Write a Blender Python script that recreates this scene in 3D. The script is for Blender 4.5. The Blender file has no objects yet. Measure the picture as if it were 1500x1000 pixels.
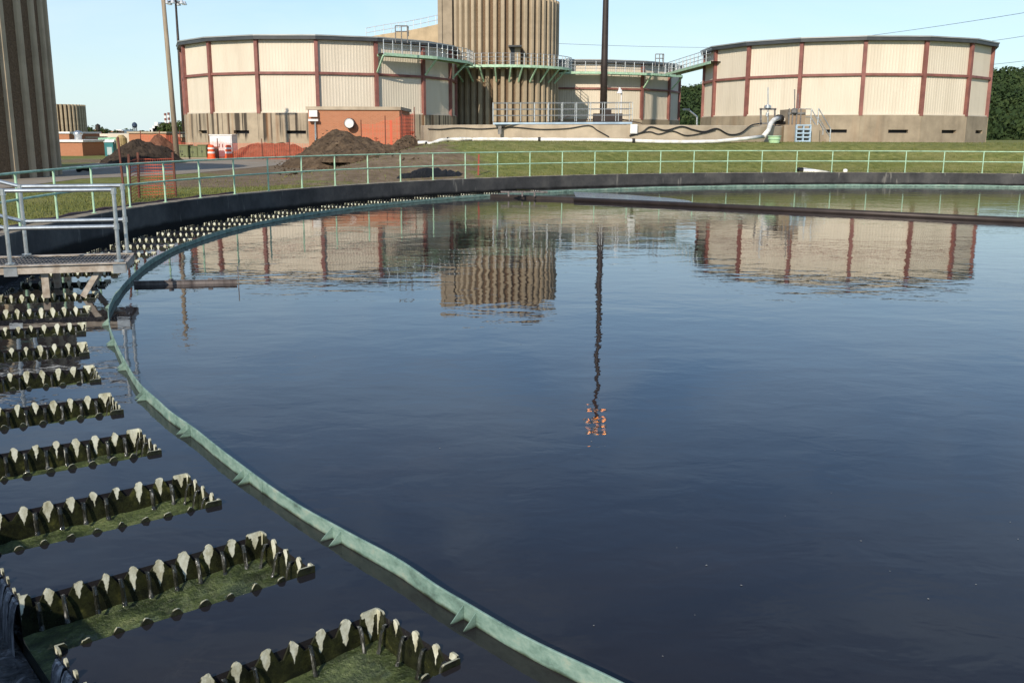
import bpy, math, random
from mathutils import Vector, Matrix, noise as mnoise
random.seed(7)
PI = math.pi; R = math.radians
sc = bpy.context.scene; col = sc.collection
# ------------------------------------------------------------------ camera
F, PITCH, ROLL, H = 1422.7, 0.21021, 0.00399, 2.418
cd = bpy.data.cameras.new('camera'); cam = bpy.data.objects.new('camera', cd); col.objects.link(cam)
cd.lens = 36*F/1500; cd.sensor_width = 36; cd.clip_start = .05; cd.clip_end = 6000
cam.matrix_world = Matrix.Translation((0, 0, H)) @ Matrix.Rotation(PI/2-PITCH, 4, 'X') @ Matrix.Rotation(ROLL, 4, 'Z')
sc.camera = cam
def ray(px, py):
    x, y = px-750, 500-py
    x, y = x*math.cos(ROLL)-y*math.sin(ROLL), x*math.sin(ROLL)+y*math.cos(ROLL)
    u, v = x/F, y/F; c, s = math.cos(PITCH), math.sin(PITCH)
    return Vector((u, c+v*s, -s+v*c))
def at(px, py, Y):                      # point of the place seen at a pixel, at world distance Y
    d = ray(px, py); return d*(Y/d.y)+Vector((0, 0, H))
def onz(px, py, z):                     # point of the place seen at a pixel, on a level z
    d = ray(px, py); return d*((z-H)/d.z)+Vector((0, 0, H))
# ------------------------------------------------------------------ helpers
class MB:
    def __init__(s): s.v = []; s.f = []; s.m = []
    def face(s, pts, mi=0):
        b = len(s.v); s.v += [tuple(p) for p in pts]; s.f.append(tuple(range(b, b+len(pts)))); s.m.append(mi)
    def quad(s, a, b, c, d, mi=0): s.face([a, b, c, d], mi)
    def obox(s, o, ax, ay, az, mi=0):    # box from a corner and three edge vectors
        o, ax, ay, az = map(Vector, (o, ax, ay, az))
        if ax.cross(ay).dot(az) < 0: ax, ay = ay, ax
        p = [o, o+ax, o+ax+ay, o+ay]; q = [i+az for i in p]
        b = len(s.v); s.v += [tuple(i) for i in p+q]
        for f in ((3, 2, 1, 0), (4, 5, 6, 7), (0, 1, 5, 4), (1, 2, 6, 5), (2, 3, 7, 6), (3, 0, 4, 7)):
            s.f.append(tuple(b+i for i in f)); s.m.append(mi)
        return s
    def box(s, x0, x1, y0, y1, z0, z1, mi=0):
        return s.obox((x0, y0, z0), (x1-x0, 0, 0), (0, y1-y0, 0), (0, 0, z1-z0), mi)
    def bar(s, a, b, w, h, up=(0, 0, 1), mi=0):  # box beam centred on a-b
        a, b = Vector(a), Vector(b); d = (b-a); sd = d.cross(Vector(up))
        if sd.length < 1e-6: sd = d.cross(Vector((1, 0, 0)))
        sd.normalize(); u = sd.cross(d).normalized()
        return s.obox(a-sd*w/2-u*h/2, d, sd*w, u*h, mi)
    def tube(s, pts, r, n=8, mi=0, cap=True):
        pts = [Vector(p) for p in pts]; rs = r if isinstance(r, (list, tuple)) else [r]*len(pts)
        b = len(s.v); ref = None
        for i, p in enumerate(pts):
            d = (pts[min(i+1, len(pts)-1)]-pts[max(i-1, 0)]).normalized()
            if ref is None: ref = d.orthogonal().normalized()
            ref = (ref-d*ref.dot(d)).normalized(); e = d.cross(ref)
            for k in range(n):
                a = 2*PI*k/n; s.v.append(tuple(p+(ref*math.cos(a)+e*math.sin(a))*rs[i]))
        for i in range(len(pts)-1):
            for k in range(n):
                k2 = (k+1) % n; s.f.append((b+i*n+k, b+i*n+k2, b+(i+1)*n+k2, b+(i+1)*n+k)); s.m.append(mi)
        if cap:
            s.f.append(tuple(b+k for k in reversed(range(n)))); s.m.append(mi)
            s.f.append(tuple(b+(len(pts)-1)*n+k for k in range(n))); s.m.append(mi)
        return s
    def lathe(s, prof, n=24, c=(0, 0, 0), a0=0, a1=2*PI, mi=0):
        b = len(s.v); full = abs(a1-a0-2*PI) < 1e-6; k = n if full else n+1
        for r, z in prof:
            for i in range(k):
                a = a0+(a1-a0)*i/n; s.v.append((c[0]+r*math.cos(a), c[1]+r*math.sin(a), c[2]+z))
        for j in range(len(prof)-1):
            for i in range(n):
                i2 = (i+1) % k; s.f.append((b+j*k+i, b+j*k+i2, b+(j+1)*k+i2, b+(j+1)*k+i)); s.m.append(mi)
        return s
    def build(s, name, mat, parent=None, smooth=False, loc=None, weld=True):
        me = bpy.data.meshes.new(name); me.from_pydata(s.v, [], s.f)
        for m in (mat if isinstance(mat, (list, tuple)) else [mat]): me.materials.append(m)
        me.polygons.foreach_set('material_index', s.m)
        if smooth: me.polygons.foreach_set('use_smooth', [True]*len(s.f))
        me.update(); o = bpy.data.objects.new(name, me); col.objects.link(o)
        if parent: o.parent = parent
        if loc is not None: o.location = loc
        return o
def tag(o, label=None, cat=None, group=None, kind=None):
    if label: o['label'] = label
    if cat: o['category'] = cat
    if group: o['group'] = group
    if kind: o['kind'] = kind
    return o
def thing(name, label, cat, loc=(0, 0, 0), rz=0, group=None):
    o = bpy.data.objects.new(name, None); col.objects.link(o); o.location = loc; o.rotation_euler = (0, 0, rz)
    o.empty_display_size = .3
    return tag(o, label, cat, group)
def struct(o): o['kind'] = 'structure'; return o
kids = {}
def dup(root, loc, rz, label, group):
    r = root.copy(); col.objects.link(r); r.location = loc; r.rotation_euler = (0, 0, rz); r['label'] = label; r['group'] = group
    for ch in list(root.children):
        c = ch.copy(); col.objects.link(c); c.parent = r
        for g in list(ch.children):
            d = g.copy(); col.objects.link(d); d.parent = c
    return r
def smooth(a, b, x):
    t = max(0, min(1, (x-a)/(b-a))); return t*t*(3-2*t)
# ------------------------------------------------------------------ materials
class NT:
    def __init__(s, name):
        s.mat = bpy.data.materials.new(name); s.mat.use_nodes = True; s.t = s.mat.node_tree; s.b = s.t.nodes['Principled BSDF']
        s.co = s.t.nodes.new('ShaderNodeTexCoord')
    def n(s, ty, **kw):
        x = s.t.nodes.new(ty)
        for k, v in kw.items():
            if k in x.inputs: x.inputs[k].default_value = v
            else: setattr(x, k, v)
        return x
    def l(s, a, b): s.t.links.new(a, b)
    def coord(s, scale=(1, 1, 1), kind='Object'):
        m = s.n('ShaderNodeMapping'); m.inputs['Scale'].default_value = scale; s.l(s.co.outputs[kind], m.inputs['Vector']); return m.outputs[0]
    def noise(s, sc_=1, detail=4, rough=.55, scale=(1, 1, 1), dist=0, kind='Object', rnd=False):
        x = s.n('ShaderNodeTexNoise')
        if rnd:
            x.noise_dimensions = '4D'; oi = s.n('ShaderNodeObjectInfo'); s.l(s.math('MULTIPLY', oi.outputs['Random'], 40), x.inputs['W'])
        x.inputs['Scale'].default_value = sc_; x.inputs['Detail'].default_value = detail
        x.inputs['Roughness'].default_value = rough; x.inputs['Distortion'].default_value = dist
        s.l(s.coord(scale, kind), x.inputs['Vector']); return x.outputs['Fac']
    def ramp(s, fac, stops, inter='LINEAR'):
        r = s.n('ShaderNodeValToRGB'); e = r.color_ramp.elements; r.color_ramp.interpolation = inter
        while len(e) < len(stops): e.new(.5)
        for i, (p, c) in enumerate(stops):
            e[i].position = p; e[i].color = tuple(c)+(1,) if len(c) == 3 else c
        s.l(fac, r.inputs[0]); return r.outputs[0]
    def gray(s, fac, lo, hi): return s.ramp(fac, [(lo, (0, 0, 0)), (hi, (1, 1, 1))])
    def mix(s, fac, a, b, mode='MIX'):
        m = s.n('ShaderNodeMix', data_type='RGBA', blend_type=mode)
        for v, i in ((fac, 0), (a, 6), (b, 7)):
            if isinstance(v, (int, float)): m.inputs[i].default_value = v
            elif isinstance(v, tuple): m.inputs[i].default_value = v+(1,)
            else: s.l(v, m.inputs[i])
        return m.outputs[2]
    def math(s, op, a, b=None, clamp=False):
        m = s.n('ShaderNodeMath', operation=op, use_clamp=clamp)
        for v, i in ((a, 0), (b, 1)):
            if v is None: continue
            if isinstance(v, (int, float)): m.inputs[i].default_value = v
            else: s.l(v, m.inputs[i])
        return m.outputs[0]
    def sep(s, kind='Object'):
        x = s.n('ShaderNodeSeparateXYZ'); s.l(s.co.outputs[kind], x.inputs[0]); return x.outputs
    def bump(s, h, strength=.3, dist=.02, prev=None):
        b = s.n('ShaderNodeBump'); b.inputs['Strength'].default_value = strength; b.inputs['Distance'].default_value = dist
        s.l(h, b.inputs['Height'])
        if prev is not None: s.l(prev, b.inputs['Normal'])
        s.l(b.outputs[0], s.b.inputs['Normal']); return b.outputs[0]
    def set(s, col=None, rough=None, metal=None, spec=None, **kw):
        for v, k in ((col, 'Base Color'), (rough, 'Roughness'), (metal, 'Metallic'), (spec, 'Specular IOR Level')):
            if v is None: continue
            if isinstance(v, (int, float)): s.b.inputs[k].default_value = v
            elif isinstance(v, tuple): s.b.inputs[k].default_value = v+(1,)
            else: s.l(v, s.b.inputs[k])
        for k, v in kw.items(): s.b.inputs[k.replace('_', ' ')].default_value = v
        return s.mat
def simple(name, c, var=.25, sc_=3, rough=.6, metal=0, bump=.15, scale=(1, 1, 1), c2=None, spec=.4, bd=.01):
    m = NT(name); f = m.noise(sc_, 6, .6, scale)
    c2 = c2 or tuple(x*(1-var) for x in c); c1 = tuple(min(1, x*(1+var*.5)) for x in c)
    m.set(m.ramp(f, [(.3, c2), (.62, c1)]), rough, metal, spec)
    if bump: m.bump(m.noise(sc_*6, 4, .6, scale), bump, bd)
    return m.mat
M = {}
M['mint'] = simple('mint_paint', (.40, .60, .42), .3, 4, .45, bump=.06)
M['mint_dark'] = simple('mint_edge_paint', (.27, .50, .33), .35, 3, .5, bump=.06)
M['galv'] = simple('galvanised_steel', (.62, .64, .64), .25, 8, .34, .85, bump=.05)
M['alu'] = simple('aluminium_rail', (.70, .72, .72), .2, 5, .4, .6, bump=.03)
M['plat'] = simple('weathered_grey_steel', (.40, .36, .31), .4, 6, .65, .1, c2=(.22, .16, .11))
M['grate'] = simple('grating_steel', (.20, .19, .18), .4, 8, .6, .4)
M['wood'] = simple('weathered_pole_wood', (.30, .24, .17), .35, 3, .85, scale=(8, 8, .4), bump=.3)
M['darkmetal'] = simple('dark_brown_steel', (.045, .034, .03), .3, 2, .5, .3)
M['black'] = simple('black_rubber', (.02, .02, .022), .4, 5, .6)
M['white'] = simple('white_plastic', (.80, .79, .75), .2, 2, .45, c2=(.55, .52, .45))
M['whitepaint'] = simple('white_sheet_metal', (.74, .73, .71), .12, 1.5, .5, bump=.03)
M['roof'] = simple('grey_roof_metal', (.36, .37, .36), .2, .6, .5, .3)
M['fascia'] = simple('dark_eave_trim', (.05, .055, .06), .3, 1, .5)
M['redsteel'] = simple('red_oxide_steel', (.23, .092, .075), .3, 1.2, .6, c2=(.16, .062, .052), bump=.05)
M['olive'] = simple('olive_green_enclosure', (.15, .17, .075), .2, 2, .5, bump=.04)
M['dkgreen'] = simple('dark_green_bin', (.02, .035, .025), .3, 2, .5)
M['orange'] = simple('orange_plastic', (.85, .12, .03), .2, 3, .5, bump=.03)
M['stake'] = simple('rusty_stake', (.13, .045, .03), .3, 5, .8)
M['blue'] = simple('pale_blue_paint', (.38, .50, .60), .25, 1.5, .5)
M['teal'] = simple('teal_toilet_plastic', (.02, .16, .17), .2, 3, .5)
M['cable'] = simple('black_cable', (.018, .018, .02), .2, 3, .5)
M['glass'] = simple('dark_opening', (.008, .008, .009), .2, 3, .6)
M['hose'] = simple('maroon_hose', (.06, .022, .022), .3, 4, .6)
M['geotex'] = simple('black_fabric', (.012, .013, .015), .4, 5, .75, bump=.6, bd=.05)
M['scum'] = simple('scum_sky_tint', (.13, .15, .195), .2, .8, .22, bump=.02)  # scum with the sky's reflection painted into its base colour
def concrete(name, c, stain=(.05, .04, .03), rust=None, amt=.5, streak=(1.2, 1.2, .12), spread=(.5, .75), ztop=None):
    m = NT(name)
    base = m.ramp(m.noise(.8, 6, .65), [(.3, tuple(x*.78 for x in c)), (.65, tuple(x*1.12 for x in c))])
    st = m.gray(m.noise(1, 5, .6, streak), *spread)
    if ztop: st = m.math('MULTIPLY', st, m.gray(m.math('ADD', m.math('MULTIPLY', m.sep()[2], .25), m.math('MULTIPLY', m.noise(1.3, 3, .6, (1, 1, .1)), .8)), ztop[0], ztop[1]))
    b = m.mix(m.math('MULTIPLY', st, amt), base, stain)
    if rust:
        st2 = m.gray(m.noise(.9, 5, .6, (streak[0]*.8, streak[1]*.8, streak[2])), .54, .72); b = m.mix(m.math('MULTIPLY', st2, .65), b, rust)
    m.bump(m.noise(9, 6, .65), .25, .02)
    return m.set(b, .88, 0, .25)
M['conc_wall'] = concrete('pale_weathered_concrete', (.46, .385, .285), (.16, .12, .08), None, .55, (.5, .5, .15))
M['conc_base'] = concrete('tan_concrete_base', (.33, .27, .195), (.13, .10, .07), (.27, .17, .10), .5, (.9, .9, .06))
M['conc_rust'] = concrete('rust_streaked_concrete', (.40, .33, .24), (.04, .033, .027), (.30, .14, .055), .92, (2.6, 2.6, .03), (.50, .58), (.85, 1.3))
M['conc_fin'] = concrete('smooth_fin_concrete', (.42, .34, .235), (.15, .115, .08), None, .5, (1.5, 1.5, .08))
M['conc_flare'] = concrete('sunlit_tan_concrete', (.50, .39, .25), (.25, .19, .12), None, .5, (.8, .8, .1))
def dark_wall():
    m = NT('stained_black_concrete'); xyz = m.sep()
    base = m.ramp(m.noise(.7, 7, .7), [(.3, (.024, .025, .026)), (.5, (.055, .055, .056)), (.72, (.105, .103, .098))])
    st = m.gray(m.noise(1, 6, .6, (1.6, 1.6, .16)), .55, .8)
    b = m.mix(m.math('MULTIPLY', st, .55), base, (.11, .105, .095))
    pale = m.gray(m.noise(1, 4, .55, (3.6, 3.6, .6)), .64, .70)
    b = m.mix(m.math('MULTIPLY', pale, .5), b, (.26, .25, .22))
    top = m.gray(m.math('ADD', xyz[2], m.math('MULTIPLY', m.noise(3, 4, .6), .05)), .585, .592)
    b = m.mix(top, b, (.30, .25, .18))
    wet = m.ramp(m.math('ADD', xyz[2], m.math('MULTIPLY', m.noise(2, 4, .6), .12)), [(.06, (.012, .014, .010)), (.16, (1, 1, 1))])
    b = m.mix(1.0, b, wet, 'MULTIPLY')
    m.bump(m.noise(7, 6, .7), .5, .02)
    return m.set(b, .8, 0, .3)
M['darkwall'] = dark_wall()
def aggregate():
    m = NT('exposed_aggregate'); f = m.noise(14, 4, .75); g = m.noise(.5, 4, .6, (1, 1, .25))
    c = m.ramp(f, [(.3, (.085, .055, .034)), (.5, (.19, .125, .075)), (.7, (.31, .215, .135))])
    c = m.mix(m.math('MULTIPLY', g, .5), c, (.11, .08, .058)); m.bump(f, .8, .05); return m.set(c, .95, 0, .15)
M['agg'] = aggregate()
def cladding():
    m = NT('cream_metal_cladding'); c = m.ramp(m.noise(.35, 5, .6, (1, 1, .4), rnd=True), [(.3, (.61, .54, .43)), (.7, (.71, .635, .515))])
    d = m.gray(m.noise(1, 6, .6, (.9, .9, .08), rnd=True), .50, .85)
    c = m.mix(m.math('MULTIPLY', d, .5), c, (.44, .37, .28))
    ru = m.math('MULTIPLY', m.gray(m.noise(2.5, 4, .6, (1, 1, .04), rnd=True), .60, .70), m.gray(m.math('ADD', m.math('MULTIPLY', m.sep()[2], .2), m.noise(1.1, 3, .6, (1, 1, .1))), 1.75, 2.4))
    c = m.mix(m.math('MULTIPLY', ru, .45), c, (.33, .22, .14))
    oi = m.n('ShaderNodeObjectInfo'); k = m.math('ADD', m.math('MULTIPLY', oi.outputs['Random'], .10), .93)
    cb = m.n('ShaderNodeCombineXYZ')
    for i in range(3): m.l(k, cb.inputs[i])
    return m.set(m.mix(1.0, c, cb.outputs[0], 'MULTIPLY'), .55, 0, .35)
M['clad'] = cladding()
def brick():
    m = NT('orange_brick'); b = m.n('ShaderNodeTexBrick'); b.inputs['Scale'].default_value = 1
    b.inputs['Brick Width'].default_value = .24; b.inputs['Row Height'].default_value = .08; b.inputs['Mortar Size'].default_value = .008
    b.inputs['Color1'].default_value = (.46, .185, .095, 1); b.inputs['Color2'].default_value = (.40, .155, .078, 1); b.inputs['Mortar'].default_value = (.42, .28, .19, 1)
    x = m.sep(); cmb = m.n('ShaderNodeCombineXYZ'); m.l(m.math('ADD', x[0], x[1]), cmb.inputs[0]); m.l(x[2], cmb.inputs[1]); m.l(cmb.outputs[0], b.inputs['Vector'])
    c = m.mix(m.math('MULTIPLY', m.noise(.6, 5, .6), .3), b.outputs[0], (.34, .15, .08)); m.bump(b.outputs['Fac'], -.2, .01); return m.set(c, .85, 0, .2)
M['brick'] = brick()
def dirt(name, a, b_, c_, sc_=2.5):
    m = NT(name); c = m.ramp(m.noise(sc_, 8, .72), [(.3, a), (.5, b_), (.72, c_)]); m.bump(m.noise(sc_*2, 8, .75), 1, .12); return m.set(c, .95, 0, .1)
M['soil'] = dirt('brown_soil', (.05, .035, .024), (.105, .075, .05), (.20, .145, .095))
M['darksoil'] = dirt('dark_soil', (.028, .021, .017), (.055, .042, .032), (.095, .07, .052))
M['redsoil'] = dirt('red_clay', (.095, .042, .026), (.17, .08, .05), (.23, .12, .08))
def ground_mat():
    m = NT('grass_and_dirt'); xyz = m.sep('Object')
    g = m.ramp(m.noise(2.2, 8, .7), [(.30, (.068, .085, .024)), (.46, (.155, .175, .05)), (.60, (.235, .24, .08)), (.74, (.36, .32, .14))])
    big = m.gray(m.noise(.30, 6, .7), .46, .60)
    g = m.mix(m.math('MULTIPLY', big, .6), g, (.27, .245, .10))
    band = m.gray(m.noise(.5, 4, .6, (.25, 1, 1)), .45, .7); g = m.mix(m.math('MULTIPLY', band, .5), g, (.095, .112, .032))
    at_ = m.n('ShaderNodeAttribute', attribute_name='dirt')
    dn = m.math('ADD', at_.outputs['Fac'], m.math('MULTIPLY', m.math('SUBTRACT', m.noise(.6, 6, .7), .5), 1.1))
    dm = m.gray(dn, .42, .62)
    d = m.ramp(m.noise(1.6, 8, .7), [(.3, (.12, .085, .052)), (.55, (.215, .16, .105)), (.75, (.30, .24, .165))])
    m.bump(m.noise(6, 8, .75), .7, .06)
    return m.set(m.mix(dm, g, d), .95, 0, .1)
M['ground'] = ground_mat()
def asphalt():
    m = NT('worn_asphalt'); c = m.ramp(m.noise(1.5, 8, .7), [(.3, (.23, .20, .165)), (.7, (.35, .31, .255))])
    c = m.mix(m.gray(m.noise(.25, 5, .6), .45, .68), c, (.27, .225, .17)); m.bump(m.noise(20, 5, .7), .3, .01); return m.set(c, .92, 0, .2)
M['asphalt'] = asphalt()
def grass_blade():
    m = NT('grass_blade'); c = m.ramp(m.noise(1.3, 6, .7), [(.3, (.08, .10, .026)), (.55, (.16, .165, .048)), (.75, (.29, .25, .10))]); return m.set(c, .8, 0, .15)
M['blade'] = grass_blade()
def leafy(name, a, b_, c_, s_=.15):
    m = NT(name); c = m.ramp(m.noise(s_, 8, .75), [(.3, a), (.5, b_), (.72, c_)]); return m.set(c, .85, 0, .1)
M['forest'] = leafy('forest_leaves', (.014, .028, .012), (.034, .056, .020), (.070, .092, .032), .16)
M['forest_floor'] = leafy('forest_floor', (.022, .036, .012), (.035, .055, .016), (.05, .07, .022), .06)
M['leaf'] = leafy('tree_leaves', (.024, .040, .012), (.045, .065, .020), (.075, .09, .03), .5)
M['bark'] = simple('bark', (.10, .075, .05), .3, 3, .9)
def water():
    m = NT('clarifier_water')
    murk = m.ramp(m.noise(.16, 6, .65, dist=1.2), [(.35, (.013, .013, .0165)), (.56, (.022, .0195, .0205)), (.70, (.036, .030, .028))])
    murk = m.mix(m.math('MULTIPLY', m.gray(m.noise(.5, 8, .7, dist=2.5), .60, .68), .35), murk, (.042, .037, .036))
    sp = m.gray(m.noise(9, 2, .5), .80, .83); murk = m.mix(m.math('MULTIPLY', sp, .35), murk, (.16, .16, .15))
    b = m.bump(m.noise(.8, 2, .45, (.8, 1.1, 1), .2), .34, .022)
    b = m.bump(m.noise(2.6, 3, .55, (.8, 1.2, 1), .3), .34, .008, b)
    z = m.gray(m.math('ADD', m.noise(.12, 4, .55), m.math('MULTIPLY', m.math('SUBTRACT', m.sep()[1], 24), .014)), .44, .72)
    b = m.bump(m.math('MULTIPLY', m.noise(4.6, 3, .5, (.7, 1.5, 1)), z), .38, .007, b)
    return m.set(murk, .015, 0, .5, IOR=1.333)
M['water'] = water()
def chan_water():
    m = NT('turbulent_effluent'); f = m.noise(5, 8, .7, (1, 1, 1), 1.5)
    m.bump(m.noise(7, 6, .6, dist=1), .8, .05); return m.set(m.ramp(f, [(.42, (.015, .016, .017)), (.58, (.07, .07, .074)), (.72, (.38, .38, .39))]), .12, 0, .5)
M['chan'] = chan_water()
def spill():
    m = NT('falling_water'); f = m.noise(30, 5, .7, (1, 1, .12)); m.bump(f, .8, .01)
    return m.set(m.ramp(f, [(.45, (.012, .013, .010)), (.58, (.05, .052, .045)), (.68, (.40, .40, .38))]), .06, 0, .6)
M['spill'] = spill()
def cascade():
    m = NT('cascading_water'); f = m.noise(26, 6, .7, (1, 1, .10)); m.bump(f, .9, .015)
    return m.set(m.ramp(f, [(.36, (.07, .07, .072)), (.50, (.28, .28, .29)), (.64, (.65, .65, .66))]), .12, 0, .6)
M['cascade'] = cascade()
def slime():
    m = NT('wet_dark_slime'); f = m.noise(9, 6, .7); m.bump(m.noise(25, 5, .7), .7, .01)
    return m.set(m.ramp(f, [(.35, (.008, .009, .006)), (.6, (.020, .023, .010)), (.75, (.05, .055, .018))]), .28, 0, .5)
M['slime'] = slime()
def algae():
    m = NT('green_algae_floor'); f = m.noise(4, 8, .72, (1, 2.2, 1), rnd=True); g = m.noise(45, 4, .7)
    c = m.ramp(f, [(.34, (.012, .017, .007)), (.46, (.045, .065, .020)), (.57, (.12, .155, .052)), (.74, (.24, .26, .12))])
    c = m.mix(m.math('MULTIPLY', m.gray(g, .45, .7), .45), c, (.02, .03, .012)); m.bump(g, 1, .02)
    return m.set(c, .32, 0, .5, Coat_Weight=.5, Coat_Roughness=.05)
M['algae'] = algae()
def tooth(pitch=.15, corner=None):
    # inner face of a weir plate: dry pale tooth tips tapering down between the wet notches
    m = NT('weir_plate_inner'); x = m.sep()
    t = m.math('ABSOLUTE', m.math('SUBTRACT', m.math('FRACT', m.math('ADD', m.math('DIVIDE', x[0], pitch), .5)), .5))
    d = m.math('MULTIPLY', t, pitch)                       # distance from tooth axis
    wob = m.math('ADD', m.math('MULTIPLY', m.math('SUBTRACT', m.noise(16, 4, .6, rnd=True), .5), .05), m.math('MULTIPLY', m.math('SUBTRACT', m.noise(4.5, 1, .5, (1, 1, .3), rnd=True), .5), .045))
    wid = m.math('ADD', m.math('ADD', m.math('MULTIPLY', x[2], .28), .0285), wob)   # half width of the dry patch at this height
    dry = m.gray(m.math('SUBTRACT', wid, d), -.002, .003)
    if corner:
        cw = m.math('ADD', m.math('SUBTRACT', x[0], corner-.118), m.math('ADD', m.math('MULTIPLY', m.math('SUBTRACT', x[2], .032), .55), wob))
        dry = m.math('MAXIMUM', dry, m.math('MULTIPLY', m.gray(cw, -.002, .003), m.gray(x[2], -.075, -.05)))
    f = m.noise(9, 6, .7, rnd=True); wet = m.ramp(f, [(.4, (.007, .008, .005)), (.56, (.022, .025, .010)), (.70, (.085, .088, .026))])
    pale = m.ramp(m.noise(11, 7, .75, (1, 1, .6), rnd=True), [(.30, (.17, .16, .08)), (.42, (.42, .41, .29)), (.55, (.64, .65, .53)), (.7, (.74, .75, .65))])
    m.bump(m.noise(25, 5, .7), .4, .01)
    ro = m.mix(dry, (.25, .25, .25), (.75, .75, .75)); m.l(ro, m.b.inputs['Roughness'])
    return m.set(m.mix(dry, wet, pale), None, 0, .45)
M['tooth'] = tooth(1.325/9, 1.38); M['tooth_end'] = tooth(.161, .322); M['tooth_ch'] = tooth(.1458)
def rim():
    m = NT('weir_rim'); z = m.math('ADD', m.sep()[2], m.math('MULTIPLY', m.math('SUBTRACT', m.noise(16, 4, .6), .5), .05)); c = m.ramp(m.noise(14, 6, .7), [(.3, (.20, .20, .12)), (.6, (.44, .43, .32))])
    return m.set(m.mix(m.gray(z, .012, .020), (.018, .020, .009), c), .6, 0, .4)
M['toothcap'] = rim()
def patina():
    m = NT('teal_patina_baffle'); f = m.noise(5, 8, .7, (1, 1, 2)); 
    c = m.ramp(f, [(.32, (.085, .13, .11)), (.45, (.165, .265, .22)), (.57, (.24, .35, .295)), (.72, (.37, .40, .31))])
    r = m.gray(m.noise(1.6, 6, .7), .54, .70); c = m.mix(m.math('MULTIPLY', r, .5), c, (.15, .19, .14))
    z = m.sep()[2]; lo = m.ramp(m.math('ADD', z, m.math('MULTIPLY', m.noise(6, 4, .6), .035)), [(.016, (.16, .14, .08)), (.034, (1, 1, 1))])
    c = m.mix(1.0, c, lo, 'MULTIPLY'); m.bump(m.noise(18, 6, .7), .3, .01); return m.set(c, .6, 0, .35)
M['patina'] = patina()
M['skim'] = simple('streaked_skimmer_steel', (.16, .14, .135), .5, 3, .5, .2, scale=(3, 3, .2), c2=(.05, .04, .04))
def netting(name, c, alpha, sx=.12):
    m = NT(name); x = m.sep(); k = 2*PI/sx
    h = m.math('ABSOLUTE', m.math('SINE', m.math('MULTIPLY', m.math('ADD', x[0], x[1]), k/2))); v = m.math('ABSOLUTE', m.math('SINE', m.math('MULTIPLY', x[2], k/2)))
    hole = m.math('MULTIPLY', m.math('GREATER_THAN', h, 1-alpha), m.math('GREATER_THAN', v, .35))
    m.l(m.math('SUBTRACT', 1, hole), m.b.inputs['Alpha']); return m.set(c, .6, 0, .3)
M['net'] = netting('orange_net', (.64, .13, .07), .86, .09)
def lamp_mat():
    m = NT('lit_orange_lamp'); return m.set((.9, .4, .1), .4, Emission_Color=(1, .30, .045, 1), Emission_Strength=16)
M['lamp'] = lamp_mat()
M['drum_white'] = simple('reflective_band', (.75, .72, .68), .1, 3, .5)

# ------------------------------------------------------------------ the clarifier: numbers
CX, CY = 18.684, 22.064; RB, RW, ZW = 25.775, 28.327, .568
def pol(r, deg, z=0): return Vector((CX+r*math.cos(R(deg)), CY+r*math.sin(R(deg)), z))
A_T0, STEP, NT_ = -134.4, -2.857, 34      # troughs run this way round from the camera's feet past 180 to about 132
TA = [A_T0+STEP*i for i in range(NT_)]
R_END, R_CH, HWID = 26.07, 27.45, .335
# ground
def gz(x, y):
    rho = math.hypot(x-CX, y-CY)
    m = smooth(-11, -3, x+.0*(y-50))
    return .45+m*(1.55*smooth(28.9, 37.5, rho)-.25*smooth(42, 55, rho))
def ong(px, py):                        # point of the sloping ground seen at a pixel
    d = ray(px, py); t = 5.0
    while t < 400:
        p = d*t+Vector((0, 0, H))
        if p.z < gz(p.x, p.y) and math.hypot(p.x-CX, p.y-CY) > 28.8: break
        t += .05
    return Vector((p.x, p.y, gz(p.x, p.y)))
rho_l = [28.74]
while rho_l[-1] < 60: rho_l.append(rho_l[-1]+max(.35, (rho_l[-1]-28)*.06))
while rho_l[-1] < 5000: rho_l.append(rho_l[-1]*1.12)
NA = 480; gv = []; gf = []; da = []
DIRT = [(ong(a, b).x, ong(a, b).y, u, v) for a, b, u, v in ((90, 250, 9, 5), (330, 246, 9, 9), (470, 250, 6, 10), (560, 252, 5, 7), (610, 240, 3, 6), (400, 262, 5, 6), (520, 235, 9, 9), (330, 270, 4, 3), (0, 275, 3, 3), (300, 236, 14, 8))]
for i, r in enumerate(rho_l):
    for k in range(NA):
        a = 2*PI*k/NA; x, y = CX+r*math.cos(a), CY+r*math.sin(a); gv.append((x, y, gz(x, y)))
        da.append(max([max(0, 1-math.hypot((x-p)/u, (y-q)/v)*.55) for p, q, u, v in DIRT]))
for i in range(len(rho_l)-1):
    for k in range(NA):
        k2 = (k+1) % NA; gf.append((i*NA+k, (i+1)*NA+k, (i+1)*NA+k2, i*NA+k2))
me = bpy.data.meshes.new('ground'); me.from_pydata(gv, [], gf); me.materials.append(M['ground'])
at_ = me.attributes.new('dirt', 'FLOAT', 'POINT'); at_.data.foreach_set('value', da)
me.polygons.foreach_set('use_smooth', [True]*len(gf)); go = bpy.data.objects.new('ground', me); col.objects.link(go); struct(go)
# road: a worn asphalt sheet on the flat left side
mb = MB()
near = [onz(-260, 300, .45), onz(0, 277, .45), onz(120, 262, .45), onz(260, 256, .45), onz(360, 247, .45), onz(430, 240, .45)]
far = [onz(-260, 262, .45), onz(0, 256, .45), onz(150, 238, .45), onz(255, 232, .45), onz(345, 231, .45), onz(425, 233, .45)]
for i in range(5): mb.quad(near[i]+Vector((0, 0, .012)), near[i+1]+Vector((0, 0, .012)), far[i+1]+Vector((0, 0, .012)), far[i]+Vector((0, 0, .012)))
struct(mb.build('road', M['asphalt']))
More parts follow.
